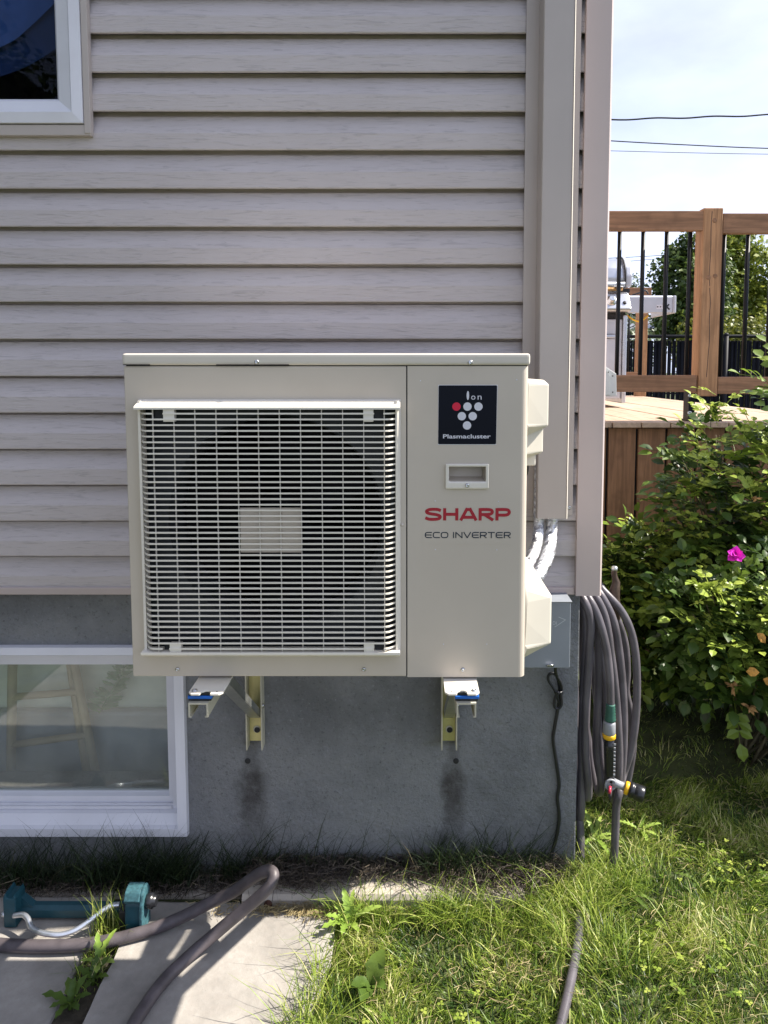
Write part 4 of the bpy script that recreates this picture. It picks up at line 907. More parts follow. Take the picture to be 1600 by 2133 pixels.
for k in range(16): obj('vent_slot', B().box(1.36 + .0115 * k - .003, 1.36 + .0115 * k + .003, 4.8655, 4.88, 2.018, 2.036), 'bbqblack', pan)
lidp = [(4.90, 2.075), (4.895, 2.15), (4.915, 2.215), (4.97, 2.275), (5.06, 2.302), (5.20, 2.29), (5.32, 2.21), (5.36, 2.08)]
ld = obj('lid', B().prism(lidp, 'x', .80, 1.512, .008), 'steel', bq)
obj('lid_end', B().prism([(p[0] - (.012 if p[0] < 5.1 else -.012), p[1] + .008) for p in lidp], 'x', 1.513, 1.562, .012), 'steel_l', ld)
obj('lid_edge', B().tube(smooth_path([(1.5125, p[0] - .016, p[1] + .006) for p in lidp[:6]]), .006, 8), 'bbqblack', ld)
hd = obj('handle', B().tube([(.84, 4.84, 2.092), (1.495, 4.84, 2.092)], .017, 14), 'steel', ld)
obj('handle_mount', B().box(1.475, 1.50, 4.845, 4.905, 2.08, 2.12, .004), 'bbqblack', hd); obj('handle_core', B().tube([(.84, 4.872, 2.063), (1.49, 4.872, 2.063)], .012, 10), 'hip', hd)
obj('hinge_block', B().box(1.515, 1.562, 4.93, 5.3, 2.046, 2.074, .004), 'bbqblack', bq)
sf = obj('side_shelf', B().prism([(4.86, 1.900), (4.86, 2.008), (4.875, 2.020), (5.30, 2.020), (5.30, 1.985), (4.90, 1.985), (4.90, 1.900)], 'x', 1.531, 1.838, .004), 'steel_l', bq)
obj('shelf_end', B().box(1.8385, 1.860, 4.853, 5.30, 1.897, 2.018, .007), 'steel_l', sf)
b = B(); ribbon(b, [(1.778, 1.960), (1.815, 1.922)], .0105, 4.8585); ribbon(b, [(1.812, 1.958), (1.772, 1.924)], .0105, 4.8583); obj('emblem', b, 'bbqblack', sf)
obj('badge', B().box(1.725, 1.771, 4.8586, 4.8596, 1.927, 1.955), 'print_white', sf)
for xx in (1.733, 1.752): obj('emblem', B().lathe([(.005, 0), (.005, .0008)], (xx, 4.8584, 1.941), (0, -1, 0), 8), 'bbqblack', sf)
obj('gas_line', B().tube(smooth_path([(1.54, 4.92, 1.89), (1.58, 4.9, 1.855), (1.63, 4.9, 1.845), (1.69, 4.92, 1.885)]), .0055, 8), 'yellow', bq)
obj('tong_hook', B().tube(smooth_path([(1.585, 4.95, 2.03), (1.63, 4.93, 2.045), (1.67, 4.93, 2.06), (1.69, 4.93, 2.035)]), [.006] * 25, 8), 'bbqblack', sf)
vh = thing('vent_hood', 'pale grey faceted metal box beside the bottom railing', 'vent hood', (.75, 3.42, 1.36))
vb = B().prism([(.53, 1.56), (.92, 1.545), (1.008, 1.489), (1.013, 1.380), (.53, 1.379)], 'y', 3.36, 3.545, .003); obj('casing', vb, 'hood', vh)
obj('front_panel', B().prism([(.60, 1.515), (.955, 1.513), (.976, 1.478), (.976, 1.386), (.60, 1.386)], 'y', 3.352, 3.3595, .001), 'hood', vh)
for x, z in ((.967, 1.496), (.990, 1.478), (.992, 1.400)): screw(vh, x, 3.3515 if x < .976 else 3.3595, z, .003, 'bbqblack')

# ================================================================== BEYOND THE DECK
fc = thing('fence', 'black chain link fence with privacy slats beyond the deck', 'fence', (4, 9, 0))
V, Q = [], []
x = 0.4; k = 0
while x < 9:
    top = 1.88; low = .05; wv = .030 if rnd.random() > .08 else .022
    yy = 9.0 + .012 * (k % 2); tilt = rnd.uniform(-.006, .006)
    b0 = len(V); V += [(x, yy, low), (x + wv, yy, low), (x + wv + tilt, yy, top), (x + tilt, yy, top), (x, yy + .008, low), (x + wv, yy + .008, low), (x + wv + tilt, yy + .008, top), (x + tilt, yy + .008, top)]
    Q += [(b0, b0 + 1, b0 + 2, b0 + 3), (b0 + 5, b0 + 4, b0 + 7, b0 + 6), (b0 + 1, b0 + 5, b0 + 6, b0 + 2), (b0 + 4, b0, b0 + 3, b0 + 7), (b0 + 3, b0 + 2, b0 + 6, b0 + 7)]
    x += .0285 + (.0035 if rnd.random() > .85 else 0) + (0.010 if 4.15 < x < 4.65 and rnd.random() > .35 else 0); k += 1
tag(bulk_mesh('privacy_slats', V, Q, np.zeros((0, 3)), 'fence', fc), kind='stuff')
obj('top_rail', B().tube([(.2, 8.99, 1.925), (9.2, 8.99, 1.945)], .022, 10), 'fence_rail', fc)
for z in (.35, 1.2): obj('mid_rail', B().tube([(.2, 9.03, z), (9.2, 9.03, z)], .012, 6), 'fence_rail', fc)
for x in (1.55, 4.083, 6.6): 
    p_ = obj('post', B().tube([(x, 8.96, 0), (x, 8.96, 1.945)], .03, 12), 'fence_rail', fc); obj('post_cap', B().lathe([(.034, 0), (.034, .012), (.02, .028), (.004, .034)], (x, 8.96, 1.945), (0, 0, 1), 12), 'fence_rail', p_)
gz = thing('gazebo', 'grey metal hip roofed gazebo behind the black fence', 'gazebo', (7.5, 20, 0))
apex = Vector((7.30, 20.2, 3.13)); rot = R(24); hw = 1.55
cor = [Vector((7.30, 20.2, 2.60)) + Vector((hw * (sx * math.cos(rot) - sy * math.sin(rot)), hw * (sx * math.sin(rot) + sy * math.cos(rot)), 0)) for sx, sy in ((-1, -1), (1, -1), (1, 1), (-1, 1))]
for k in range(4):
    a, c = cor[k], cor[(k + 1) % 4]; b = B(); lo = Vector((0, 0, -.03))
    vs = [b.m.verts.new(p) for p in (a, c, apex, a + lo, c + lo, apex + lo)]
    for f in ((0, 1, 2), (5, 4, 3), (0, 3, 4, 1), (1, 4, 5, 2), (2, 5, 3, 0)): b.m.faces.new([vs[i] for i in f])
    rp = obj('roof_panel', b, 'roofm', gz)
    for q in (.15, .3, .45, .6, .75, .9):
        p0 = a.lerp(c, q); p1 = p0.lerp(apex, 1 - abs(q - .5) * 2) if abs(q - .5) > .02 else apex
        if abs(q - .5) > .45: continue
        mid = a.lerp(c, .5); dirn = (apex - mid); p1 = p0 + dirn * (1 - abs(q - .5) * 2)
        obj('standing_seam', B().tube([p0 + Vector((0, 0, .01)), p1 + Vector((0, 0, .01))], .014, 6), 'fence_rail', rp)
    obj('fascia', B().tube([a + Vector((0, 0, -.06)), c + Vector((0, 0, -.06))], .055, 4), 'fence', gz)
    pk = a.lerp(Vector((7.30, 20.2, 2.6)), .1); obj('post', B().box(pk.x - .06, pk.x + .06, pk.y - .06, pk.y + .06, 0, 2.56), 'fence', gz)

def wire(pts, r, m, label):
    tag(obj('power_line', B().tube(smooth_path(pts, 6), r, 6), m), label, 'power line', 'overhead lines')
tw = []
for k in range(60):
    x = 2.0 + k * .13; tw.append((x, 12 + .0, 5.635 + .0293 * (x - 2.0) + .009 * math.sin(k * .85) + .0016 * (x - 4.7) ** 2))
wire(tw, .0135, 'wire', 'thick twisted black power line, highest in the sky')
wire([(2.0, 18, 7.45), (5.07, 18, 7.251), (7.1, 18, 7.145), (9.09, 18, 7.063), (13, 18, 6.96)], .014, 'wire', 'black power line just below the thick twisted one')
wire([(3.0, 22, 8.30), (6.208, 22, 8.225), (8.7, 22, 8.165), (11.12, 22, 8.124), (16, 22, 8.08)], .010, 'wire2', 'thin grey power line below the two black ones')
wire([(5.0, 30, 6.11), (8.4, 30, 6.218), (11.65, 30, 6.419), (15.3, 30, 6.92), (20, 30, 7.5)], .016, 'wire2', 'faint line crossing behind the maple, upper of two')
wire([(6, 34, 6.45), (10.45, 34, 6.687), (17.355, 34, 7.369), (24, 34, 8.2)], .015, 'wire2', 'faint line crossing behind the maple, lower of two')

def leaf_cloud(name, lobes, n, size, m, parent, flat=.6, seed=1, shell=.45):
    g_ = np.random.default_rng(seed); w = np.array([l[3] ** 2 * (l[4] if len(l) > 4 else 1) for l in lobes]); w = w / w.sum()
    pick = g_.choice(len(lobes), n, p=w); c = np.array([l[:3] for l in lobes])[pick]; r = np.array([l[3] for l in lobes])[pick]; zf = np.array([(l[4] if len(l) > 4 else 1) for l in lobes])[pick]
    d = g_.normal(size=(n, 3)); d /= np.linalg.norm(d, axis=1)[:, None]
    rad = shell + (1 - shell) * g_.random(n) ** .6; clump = np.array([mnoise.noise(Vector(q) * 2.6 + Vector((p_ * 3.7, 0, 0))) for q, p_ in zip(d, pick)])
    rad = rad * (1 + .35 * clump); pos = c + d * (r * rad)[:, None] * np.stack([np.ones(n), np.ones(n), zf], 1)
    keep = clump > -.42; pos, d, clump = pos[keep], d[keep], clump[keep]; n = len(pos)
    nr = d * .5 + g_.normal(size=(n, 3)) * .6 + np.array([0, 0, flat]); nr /= np.linalg.norm(nr, axis=1)[:, None]
    t = np.cross(nr, g_.normal(size=(n, 3))); t /= np.linalg.norm(t, axis=1)[:, None]; bt = np.cross(nr, t); s = size * g_.uniform(.6, 1.3, n)[:, None]
    V = np.stack([pos - t * s, pos + bt * s * .55 + nr * s * .12, pos + t * s, pos - bt * s * .55 + nr * s * .12], 1).reshape(-1, 3)
    Q = np.arange(n)[:, None] * 4 + np.arange(4)[None, :]
    tone = np.clip(.5 + .5 * clump + g_.normal(0, .17, n), 0, 1)
    return tag(bulk_mesh(name, V, Q, np.zeros((0, 3)), m, parent, np.repeat(tone, 4)), kind='stuff')

def tree(name, label, base, h_trunk, r_trunk, lobes, n, size, m, seed, group='trees beyond the fence'):
    t = thing(name, label, 'tree', base, group); bx_, by_, bz_ = base
    b = B().tube([(bx_, by_, bz_), (bx_ + .05, by_, bz_ + h_trunk * .5), (bx_, by_, bz_ + h_trunk)], [r_trunk, r_trunk * .8, r_trunk * .6], 10); tr = obj('trunk', b, 'bark', t)
    for l in lobes:
        p0 = Vector((bx_, by_, bz_ + h_trunk * .8)); p1 = Vector(l[:3]); mid = p0.lerp(p1, .5) + Vector((0, 0, -.1 * (p1 - p0).length))
        obj('limb', B().tube(smooth_path([p0, mid, p1], 4), [r_trunk * .5 * (1 - .8 * k / 8) for k in range(9)], 6), 'bark', tr)
    leaf_cloud('crown', lobes, n, size, m, t, seed=seed); return t
tree('maple_tree', 'dark green maple tree left of the brown railing post', (6.55, 16.5, 0), 1.6, .14,
     [(6.35, 16.4, 3.55, .72), (6.75, 16.5, 4.25, .55), (6.2, 16.3, 2.75, .55), (6.95, 16.7, 3.0, .85), (6.7, 16.5, 2.3, .6), (5.95, 16.5, 3.05, .25), (6.35, 16.5, 4.05, .38), (7.1, 16.7, 3.9, .6)], 11000, .07, 'tree_d', 3)
tree('maple_tree', 'bright yellow green maple tree right of the brown railing post', (9.0, 18.5, 0), 1.8, .16,
     [(8.55, 18.4, 4.55, .72), (9.05, 18.2, 3.9, .75), (8.1, 18.3, 3.6, .85), (8.75, 18.4, 3.2, .8), (8.25, 18.4, 4.4, .55), (9.35, 18.5, 3.2, .5), (8.5, 18.3, 2.7, .8), (7.8, 18.5, 2.9, .7), (8.62, 18.4, 5.1, .35)], 15000, .072, 'tree_l', 5)
tree('small_tree', 'pale sparse tree behind the barbecue lid', (7.0, 24, 0), 2.4, .08,
     [(7.45, 23.8, 3.9, .55), (7.65, 23.9, 4.35, .45), (7.9, 24, 3.6, .55), (7.3, 24, 3.2, .7), (8.3, 24, 3.9, .45), (7.0, 24, 4.2, .4)], 2600, .065, 'tree_p', 8)
for k, (x, y, s, lab) in enumerate(((6.35, 13.2, .52, 'rounded olive green shrub above the fence beside the post'), (7.05, 13.3, .62, 'rounded olive green shrub above the fence at right edge'), (5.65, 13.4, .5, 'olive shrub showing between the gazebo and post'), (3.9, 12.5, .55, 'dark shrub seen below the barbecue shelf'), (3.35, 12.8, .6, 'dark shrub seen beside the barbecue cabinet'))):
    t = thing('shrub', lab, 'shrub', (x, y, 0), 'shrubs behind the fence')
    obj('stem', B().tube([(x, y, 0), (x + .03, y, 1.2), (x, y, 1.9)], [.05, .04, .02], 6), 'bark', t)
    zc = 2.05 if k < 3 else 2.0
    leaf_cloud('crown', [(x, y, zc, s, 1.0), (x - s * .5, y, zc - .25, s * .7), (x + s * .5, y + .1, zc - .2, s * .75), (x, y, zc - .8, s)], 2600, .045, 'shrub' if k < 3 else 'tree_p', t, seed=20 + k, shell=.5)

# ================================================================== PLANTS
def leaflet(b, org, direc, nrm, ln, wd, fold=.25):
    d = Vector(direc).normalized(); n_ = Vector(nrm).normalized(); s = d.cross(n_).normalized(); n_ = s.cross(d)
    o = Vector(org); mids = [(0, 0), (.3, .02), (.65, .0), (1, -.08)]; ws = [.05, .46, .42]
    M_ = [b.m.verts.new(o + d * (ln * a) + n_ * (ln * c)) for a, c in mids]
    Lf = [b.m.verts.new(o + d * (ln * (mids[k][0] + .02)) + s * (wd * ws[k]) + n_ * (ln * mids[k][1] + wd * ws[k] * fold)) for k in range(3)]
    Rt = [b.m.verts.new(o + d * (ln * (mids[k][0] + .02)) - s * (wd * ws[k]) + n_ * (ln * mids[k][1] + wd * ws[k] * fold)) for k in range(3)]
    for k in range(2): b.m.faces.new((M_[k], M_[k + 1], Lf[k + 1], Lf[k])); b.m.faces.new((M_[k + 1], M_[k], Rt[k], Rt[k + 1]))
    b.m.faces.new((M_[2], M_[3], Lf[2])); b.m.faces.new((M_[3], M_[2], Rt[2]))

def compound_leaf(seed, ln=.115):
    """a rose leaf: arching stalk with five or seven leaflets; grows along +X, faces +Z"""
    q = random.Random(seed); b = B(); pairs = q.choice((2, 2, 3)); droop = q.uniform(.15, .55)
    def st(t): return Vector((ln * t, 0, ln * (.12 * t - droop * t * t)))
    b.tube([st(0), st(.5), st(1)], [.0014, .0011, .0007], 3, caps=False)
    for k in range(pairs):
        t = .42 + .5 * k / pairs
        for sg in (-1, 1):
            leaflet(b, st(t), (.55, sg * 1, q.uniform(-.25, .2)), (q.uniform(-.25, .25), q.uniform(-.25, .25), 1), ln * q.uniform(.30, .37), ln * q.uniform(.21, .26), q.uniform(.12, .35))
    leaflet(b, st(1), (1, q.uniform(-.2, .2), -.4), (q.uniform(-.2, .2), 0, 1), ln * .40, ln * .27, .25)
    return b.mesh('leaf')
ROSE = [compound_leaf(100 + k) for k in range(9)]
for me in ROSE: me.materials.append(M['rose'])
YOUNG = [compound_leaf(300 + k, .07) for k in range(4)]
for me in YOUNG: me.materials.append(M['roseyng'])
LEAFCO = []
for me in ROSE:
    a = np.empty(len(me.vertices) * 3, np.float32); me.vertices.foreach_get('co', a); LEAFCO.append((a.reshape(-1, 3), [tuple(p.vertices) for p in me.polygons]))

def orient(direc, up):
    d = Vector(direc).normalized(); u = Vector(up); s = u.cross(d)
    if s.length < 1e-4: s = Vector((0, 1, 0)).cross(d)
    s.normalize(); u = d.cross(s); return Matrix((d, s, u)).transposed()

def rose_bush(label, base, lobes, n_obj, n_mass, seed, scale=1.0, young=()):
    q = random.Random(seed); t = thing('rose_bush', label, 'rose bush', base, 'rose bushes along the deck')
    # canes
    for l in lobes:
        for c_ in range(3):
            tip = Vector(l[:3]) + Vector((q.uniform(-.6, .6) * l[3], q.uniform(-.6, .3) * l[3], q.uniform(.2, .8) * l[4]))
            b0 = Vector(base) + Vector((q.uniform(-.08, .08), q.uniform(-.06, .06), 0)); mid = b0.lerp(tip, .55) + Vector((q.uniform(-.05, .05), 0, .08))
            obj('cane', B().tube(smooth_path([b0, mid, tip], 5), [.006 * (1 - .7 * k / 10) for k in range(11)], 5), 'cane', t)
    def sample(front):
        l = q.choices(lobes, [a[3] * a[4] for a in lobes])[0]
        while True:
            d = Vector((q.gauss(0, 1), q.gauss(0, 1), q.gauss(0, 1)))
            if d.length > .1: break
        d.normalize()
        if front and (d.y > .35 and d.z < .5): d.y = -d.y
        k = (q.uniform(.78, 1.08) if front else q.uniform(.25, .9)); 
        k *= 1 + .28 * mnoise.noise(d * 2.2 + Vector((seed, l[0] * 3, 0)))
        p = Vector((l[0] + d.x * l[3] * k, l[1] + d.y * l[3] * .8 * k, l[2] + d.z * l[4] * k))
        out = Vector((d.x, d.y * .9, d.z * .5 + .15)) + Vector((q.uniform(-.5, .5), q.uniform(-.5, .5), q.uniform(-.3, .3)))
        up = Vector((d.x * .4, d.y * .4 - .15, 1)) + Vector((q.uniform(-.35, .35), q.uniform(-.35, .35), 0))
        return p, orient(out, up)
    tw_ = Vector(base); npl = 0
    while npl < n_obj:
        p, m3 = sample(True)
        if p.z < .08: continue
        o = bpy.data.objects.new('leaf', q.choice(ROSE)); C.objects.link(o); o.parent = t
        o.matrix_local = Matrix.Translation(p - tw_) @ m3.to_4x4() @ Matrix.Scale(scale * q.uniform(.75, 1.2), 4); npl += 1
    for (c, nn) in young:
        for k in range(nn):
            a = q.uniform(0, 2 * math.pi); el_ = q.uniform(.2, 1.1); d = Vector((math.cos(a) * math.cos(el_), math.sin(a) * math.cos(el_), math.sin(el_)))
            o = bpy.data.objects.new('young_leaf', q.choice(YOUNG)); C.objects.link(o); o.parent = t
            p = Vector(c) + Vector((q.gauss(0, .025), q.gauss(0, .025), q.gauss(0, .03)))
            o.matrix_local = Matrix.Translation(p - tw_) @ orient(d, (0, -.2, 1) if abs(d.z) < .95 else (0, 1, 0)).to_4x4() @ Matrix.Scale(scale * q.uniform(.7, 1.2), 4)
    V, Q, T, tn = [], [], [], []; cnt = 0; off = 0
    while cnt < n_mass:
        p, m3 = sample(False)
        if p.z < .06: continue
        co, fs = LEAFCO[q.randrange(len(LEAFCO))]; mm = np.array(m3) * scale * q.uniform(.8, 1.15)
        V.append(co @ mm.T + np.array(p)); tv = min(1, max(0, q.gauss(.42, .22))); tn.append(np.full(len(co), tv))
        for f in fs: (Q if len(f) == 4 else T).append(tuple(v + off for v in f))
        off += len(co); cnt += 1
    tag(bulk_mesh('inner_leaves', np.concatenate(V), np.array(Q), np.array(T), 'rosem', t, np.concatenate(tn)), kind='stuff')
    return t
rb1 = rose_bush('tall rose bush at right edge in front of the deck rail', (1.50, 2.95, 0),
    [(1.50, 2.90, .98, .27, .26), (1.40, 2.88, .70, .30, .25), (1.75, 2.95, .80, .32, .34), (1.22, 2.86, 1.02, .13, .16), (1.60, 2.90, .45, .30, .22), (1.27, 2.90, 1.20, .08, .11), (1.72, 2.9, 1.20, .18, .18), (1.60, 2.85, 1.36, .13, .20), (2.1, 3.0, .8, .35, .38), (1.30, 2.88, .86, .17, .22), (1.27, 2.84, .55, .19, .22)], 300, 900, 41, 1.2, young=(((1.262, 2.83, 1.33), 14), ((1.18, 2.80, 1.20), 8), ((1.36, 2.78, 1.24), 10), ((1.50, 2.74, 1.22), 10), ((1.13, 2.78, 1.02), 8), ((1.58, 2.72, 1.32), 9), ((1.22, 2.72, 1.10), 9), ((1.32, 2.66, 1.02), 9), ((1.42, 2.64, 1.12), 9), ((1.12, 2.74, .92), 8), ((1.48, 2.62, .98), 8)))
rb2 = rose_bush('low rose bush between the house corner and skirt boards', (1.05, 3.15, 0),
    [(.98, 3.10, .56, .17, .17), (1.14, 3.05, .66, .15, .14), (1.05, 3.10, .34, .20, .17), (1.28, 3.05, .50, .18, .24), (.86, 3.12, .50, .12, .18), (1.25, 3.0, .26, .2, .14)], 230, 520, 43, 1.2, young=(((1.07, 2.95, .80), 6), ((1.0, 2.98, .72), 6), ((.90, 2.98, .70), 5), ((1.16, 2.90, .76), 8), ((.95, 2.95, .62), 6), ((1.10, 2.90, .66), 7)))
rb3 = rose_bush('leafy rose bush with the magenta bloom, nearest the lawn', (1.35, 2.60, 0),
    [(1.12, 2.52, .58, .13, .15), (1.34, 2.52, .56, .17, .17), (1.20, 2.54, .42, .17, .13), (1.46, 2.55, .42, .2, .15), (1.65, 2.55, .5, .22, .25), (1.38, 2.56, .72, .12, .10), (1.80, 2.36, .50, .28, .40), (2.15, 2.40, .55, .32, .42), (1.66, 2.30, .42, .16, .20)], 300, 1250, 47, 1.15, young=(((1.06, 2.40, .73), 12), ((1.16, 2.40, .68), 8), ((1.30, 2.38, .66), 12), ((1.38, 2.40, .58), 8), ((1.12, 2.38, .56), 6), ((1.22, 2.36, .60), 8), ((1.36, 2.36, .70), 8), ((1.18, 2.36, .48), 6)))
fl = B(); fo = Vector((1.167, 2.43, .853))
fax = Vector((-.25, -.85, .45)).normalized(); fu = fax.orthogonal().normalized(); fw = fax.cross(fu)
for k in range(15):
    a = k * 2.4; sp_ = .25 + .075 * k; rad_ = fu * math.cos(a) + fw * math.sin(a)
    leaflet(fl, fo - fax * (.004 * (k % 5)) + rad_ * .003, fax * math.cos(sp_) + rad_ * math.sin(sp_), fax * math.sin(sp_) - rad_ * math.cos(sp_), .024 + .0006 * k, .030, .35)
obj('bloom', fl, 'petal', rb3, smooth=True)
def dead_bloom(parent, c, seed, n=9, sz=.02):
    q = random.Random(seed); b = B()
    for k in range(n): leaflet(b, c, (q.gauss(0, 1), q.gauss(0, 1), q.gauss(0, .7)), (q.gauss(0, 1), q.gauss(0, 1), 1), sz * q.uniform(.6, 1.4), sz * .45, .3)
    obj('faded_bloom', b, 'hip', parent)
for c, s in (((1.47, 2.62, 1.16), 1), ((1.33, 2.62, 1.02), 2), ((1.60, 2.62, .92), 3)): dead_bloom(rb1, c, s)
for c, s in (((1.37, 2.36, .50), 4), ((1.14, 2.36, .40), 6), ((1.20, 2.36, .33), 7)): dead_bloom(rb3, c, s, 12, .026)
for c, s in (((1.18, 2.35, .46), 1), ((1.245, 2.36, .43), 2), ((1.21, 2.345, .60), 3)):
    b = B(); leaflet(b, c, (.6, -.3, .5 - .4 * s), (.2, -.8, .5), .042, .034, .2); obj('yellow_leaf', b, 'deadleaf', rb3)

# ---- dark cedar hedge added out of view to dim light from the left
hdg = thing('cedar_hedge', 'tall dark cedar hedge closing the left side of the yard', 'hedge', (-4.0, -1.2, 0))
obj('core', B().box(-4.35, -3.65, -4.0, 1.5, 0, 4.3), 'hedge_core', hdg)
for k in range(6): obj('trunk', B().tube([(-4.0, -3.6 + .95 * k, 0), (-4.0, -3.6 + .95 * k, 3.2)], [.07, .03], 6), 'bark', hdg)
leaf_cloud('foliage', [(-4.0, -3.6 + .45 * k, .5 + .75 * j, .62, 1.) for k in range(12) for j in range(6)], 16000, .05, 'tree_d', hdg, seed=77, shell=.6)

# ---- grass: lawn, tall blades along the wall, thatch on the kerb
def lawn_ok(x, y): return (((x > -.205) & (y < 1.83)) | ((x > .335) & (y < 1.955)) | ((x > .515))) & (y < 3.57)
HP = np.array([(.330, 1.43), (.3486, 1.472), (.3754, 1.532), (.4059, 1.6034), (.4367, 1.6814), (.4586, 1.7506), (.466, 1.79)])
def off_hose(p, w=.017):
    hx = np.interp(p[:, 1], HP[:, 1], HP[:, 0]); return p[~((np.abs(p[:, 0] - hx) < w) & (p[:, 1] > 1.40) & (p[:, 1] < 1.775))]
def scatter(n, x0, x1, y0, y1): return np.stack([rng.uniform(x0, x1, n), rng.uniform(y0, y1, n)], 1)
def fieldnoise(xy, s, o): return np.array([mnoise.noise(Vector((x * s, y * s, o))) for x, y in xy])
pts = np.concatenate([scatter(40000, -.22, 1.3, 1.30, 1.95), scatter(20000, .5, 1.6, 1.9, 2.45), scatter(6500, .5, 2.4, 2.4, 3.55), scatter(9000, .9, 2.4, 1.3, 2.4), scatter(7000, -.26, 2.2, .5, 1.3)])
pts = pts[lawn_ok(pts[:, 0], pts[:, 1])]; pts = off_hose(pts); n = len(pts)
f1 = fieldnoise(pts, 5.5, 1.); f2 = fieldnoise(pts, 16., 4.)
hgt = np.clip(.031 + .022 * f1 + rng.normal(0, .011, n), .010, .085); near = np.exp(-((pts[:, 0] - .5) / .12) ** 2) * (pts[:, 1] > 1.6); hgt *= 1 + 1.0 * near + (rng.random(n) < .03) * 1.0
sweep = 2.2 * fieldnoise(pts, 3.2, 8.) * np.pi
az = np.where(rng.random(n) < .65, sweep + rng.normal(0, .6, n), rng.uniform(0, 2 * np.pi, n))
tone = np.clip(.40 + .46 * f1 + .16 * f2 + rng.normal(0, .24, n) + .4 * (rng.random(n) < .07), 0, 1)
tag(blades('lawn_grass', pts, np.zeros(n) - .004, hgt, np.where(rng.random(n) < .12, rng.uniform(.0035, .006, n), np.clip(rng.normal(.0025, .0008, n), .001, .005)), rng.uniform(.25, 1.3, n), az, tone, 'grass', None, .9),
    'sunlit mown lawn grass in front of the rose bushes', 'grass', kind='stuff')
# longer stems leaning out of the lawn edge by the kerb
def clump(cx_, cy_, n_, sx, sy): return np.stack([rng.normal(cx_, sx, n_), rng.normal(cy_, sy, n_)], 1)
pe = np.concatenate([clump(.12, 1.80, 500, .05, .025), clump(.34, 1.80, 500, .10, .05), clump(.45, 1.86, 500, .05, .04), clump(-.12, 1.80, 260, .06, .02), clump(-.21, 1.55, 260, .025, .10), clump(-.24, 1.45, 220, .03, .05), clump(.60, 1.93, 400, .05, .04)]); pe = off_hose(pe, .03)
n = len(pe)
tag(blades('edge_grass', pe, np.zeros(n), np.clip(rng.normal(.085, .03, n), .03, .19), np.full(n, .0026), rng.uniform(.3, 1.3, n), rng.uniform(0, 2 * np.pi, n), np.clip(rng.normal(.5, .2, n), 0, 1), 'grass'),
    'longer unmown grass along the kerb and slab edge', 'grass', kind='stuff')
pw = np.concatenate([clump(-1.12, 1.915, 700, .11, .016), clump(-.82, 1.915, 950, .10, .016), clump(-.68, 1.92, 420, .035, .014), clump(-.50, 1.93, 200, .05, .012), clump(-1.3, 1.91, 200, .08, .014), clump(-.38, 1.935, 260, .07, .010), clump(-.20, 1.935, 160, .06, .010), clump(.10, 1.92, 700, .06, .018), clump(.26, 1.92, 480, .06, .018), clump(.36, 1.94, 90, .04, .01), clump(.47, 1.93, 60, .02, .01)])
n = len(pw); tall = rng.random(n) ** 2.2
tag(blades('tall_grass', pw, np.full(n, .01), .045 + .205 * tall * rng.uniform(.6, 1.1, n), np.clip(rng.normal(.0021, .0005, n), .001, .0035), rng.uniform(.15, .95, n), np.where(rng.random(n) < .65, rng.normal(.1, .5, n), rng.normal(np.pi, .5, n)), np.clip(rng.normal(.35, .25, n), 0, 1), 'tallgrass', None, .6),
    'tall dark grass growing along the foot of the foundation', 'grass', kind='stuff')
def litter(name, xy, z, lnr, wdr, tone, m, rise=.4):
    """short curved strands lying every which way"""
    n_ = len(xy); a = rng.uniform(0, 2 * np.pi, n_); l = rng.uniform(*lnr, n_); d = np.stack([np.cos(a), np.sin(a), rng.normal(0, rise, n_)], 1); s = np.stack([-np.sin(a), np.cos(a), np.zeros(n_)], 1)
    c = np.concatenate([xy, z[:, None]], 1); w_ = rng.uniform(*wdr, n_)[:, None]; bend = s * (l * rng.normal(0, .3, n_))[:, None] + np.array([0, 0, 1]) * (l * rng.uniform(0, .35, n_))[:, None]
    e0, e1 = c - d * l[:, None] / 2, c + d * l[:, None] / 2; e0[:, 2] = np.maximum(e0[:, 2], z - .004); e1[:, 2] = np.maximum(e1[:, 2], z - .004); mid = c + bend
    off = s * .5 + np.array([0, 0, .6]); V = np.stack([e0 - off * w_, e0 + off * w_, mid + off * w_, mid - off * w_, e1 + off * w_, e1 - off * w_], 1).reshape(-1, 3)
    i = np.arange(n_)[:, None] * 6; Q = np.concatenate([i + np.array([[0, 1, 2, 3]]), i + np.array([[3, 2, 4, 5]])])
    return bulk_mesh(name, V, Q, np.zeros((0, 3)), m, None, np.repeat(tone, 6))
xy = np.concatenate([scatter(2600, -1.75, -.46, 1.865, 1.962), scatter(3400, -.46, .46, 1.892, 1.962), clump(-.30, 1.885, 500, .08, .02), clump(.22, 1.89, 900, .09, .03)])
xy[:, 1] = np.minimum(xy[:, 1], 1.960); zt = np.where(xy[:, 0] > -.46, .050, .018) + np.abs(rng.normal(0, .012, len(xy))) * np.clip((xy[:, 1] - 1.85) / .08, .2, 1)
tag(litter('dry_thatch', xy, zt, (.02, .07), (.0006, .0014), np.clip(rng.normal(.4, .25, len(xy)), 0, 1), 'thatch'), 'matted dead grass lying along the kerb and wall', 'dead grass', kind='stuff')
xy = np.concatenate([clump(-.31, 1.806, 420, .07, .010), clump(-.24, 1.80, 260, .03, .012), clump(-.50, 1.82, 90, .05, .02)])
tag(litter('grass_clippings', xy, .026 + np.abs(rng.normal(0, .003, len(xy))), (.008, .03), (.0006, .0014), rng.random(len(xy)), 'strawm', .1), 'dry straw clippings on the slab below the kerb', 'clippings', kind='stuff')
xy = np.concatenate([clump(-.79, 1.68, 220, .02, .06), clump(-.79, 1.77, 160, .02, .03)]); n = len(xy)
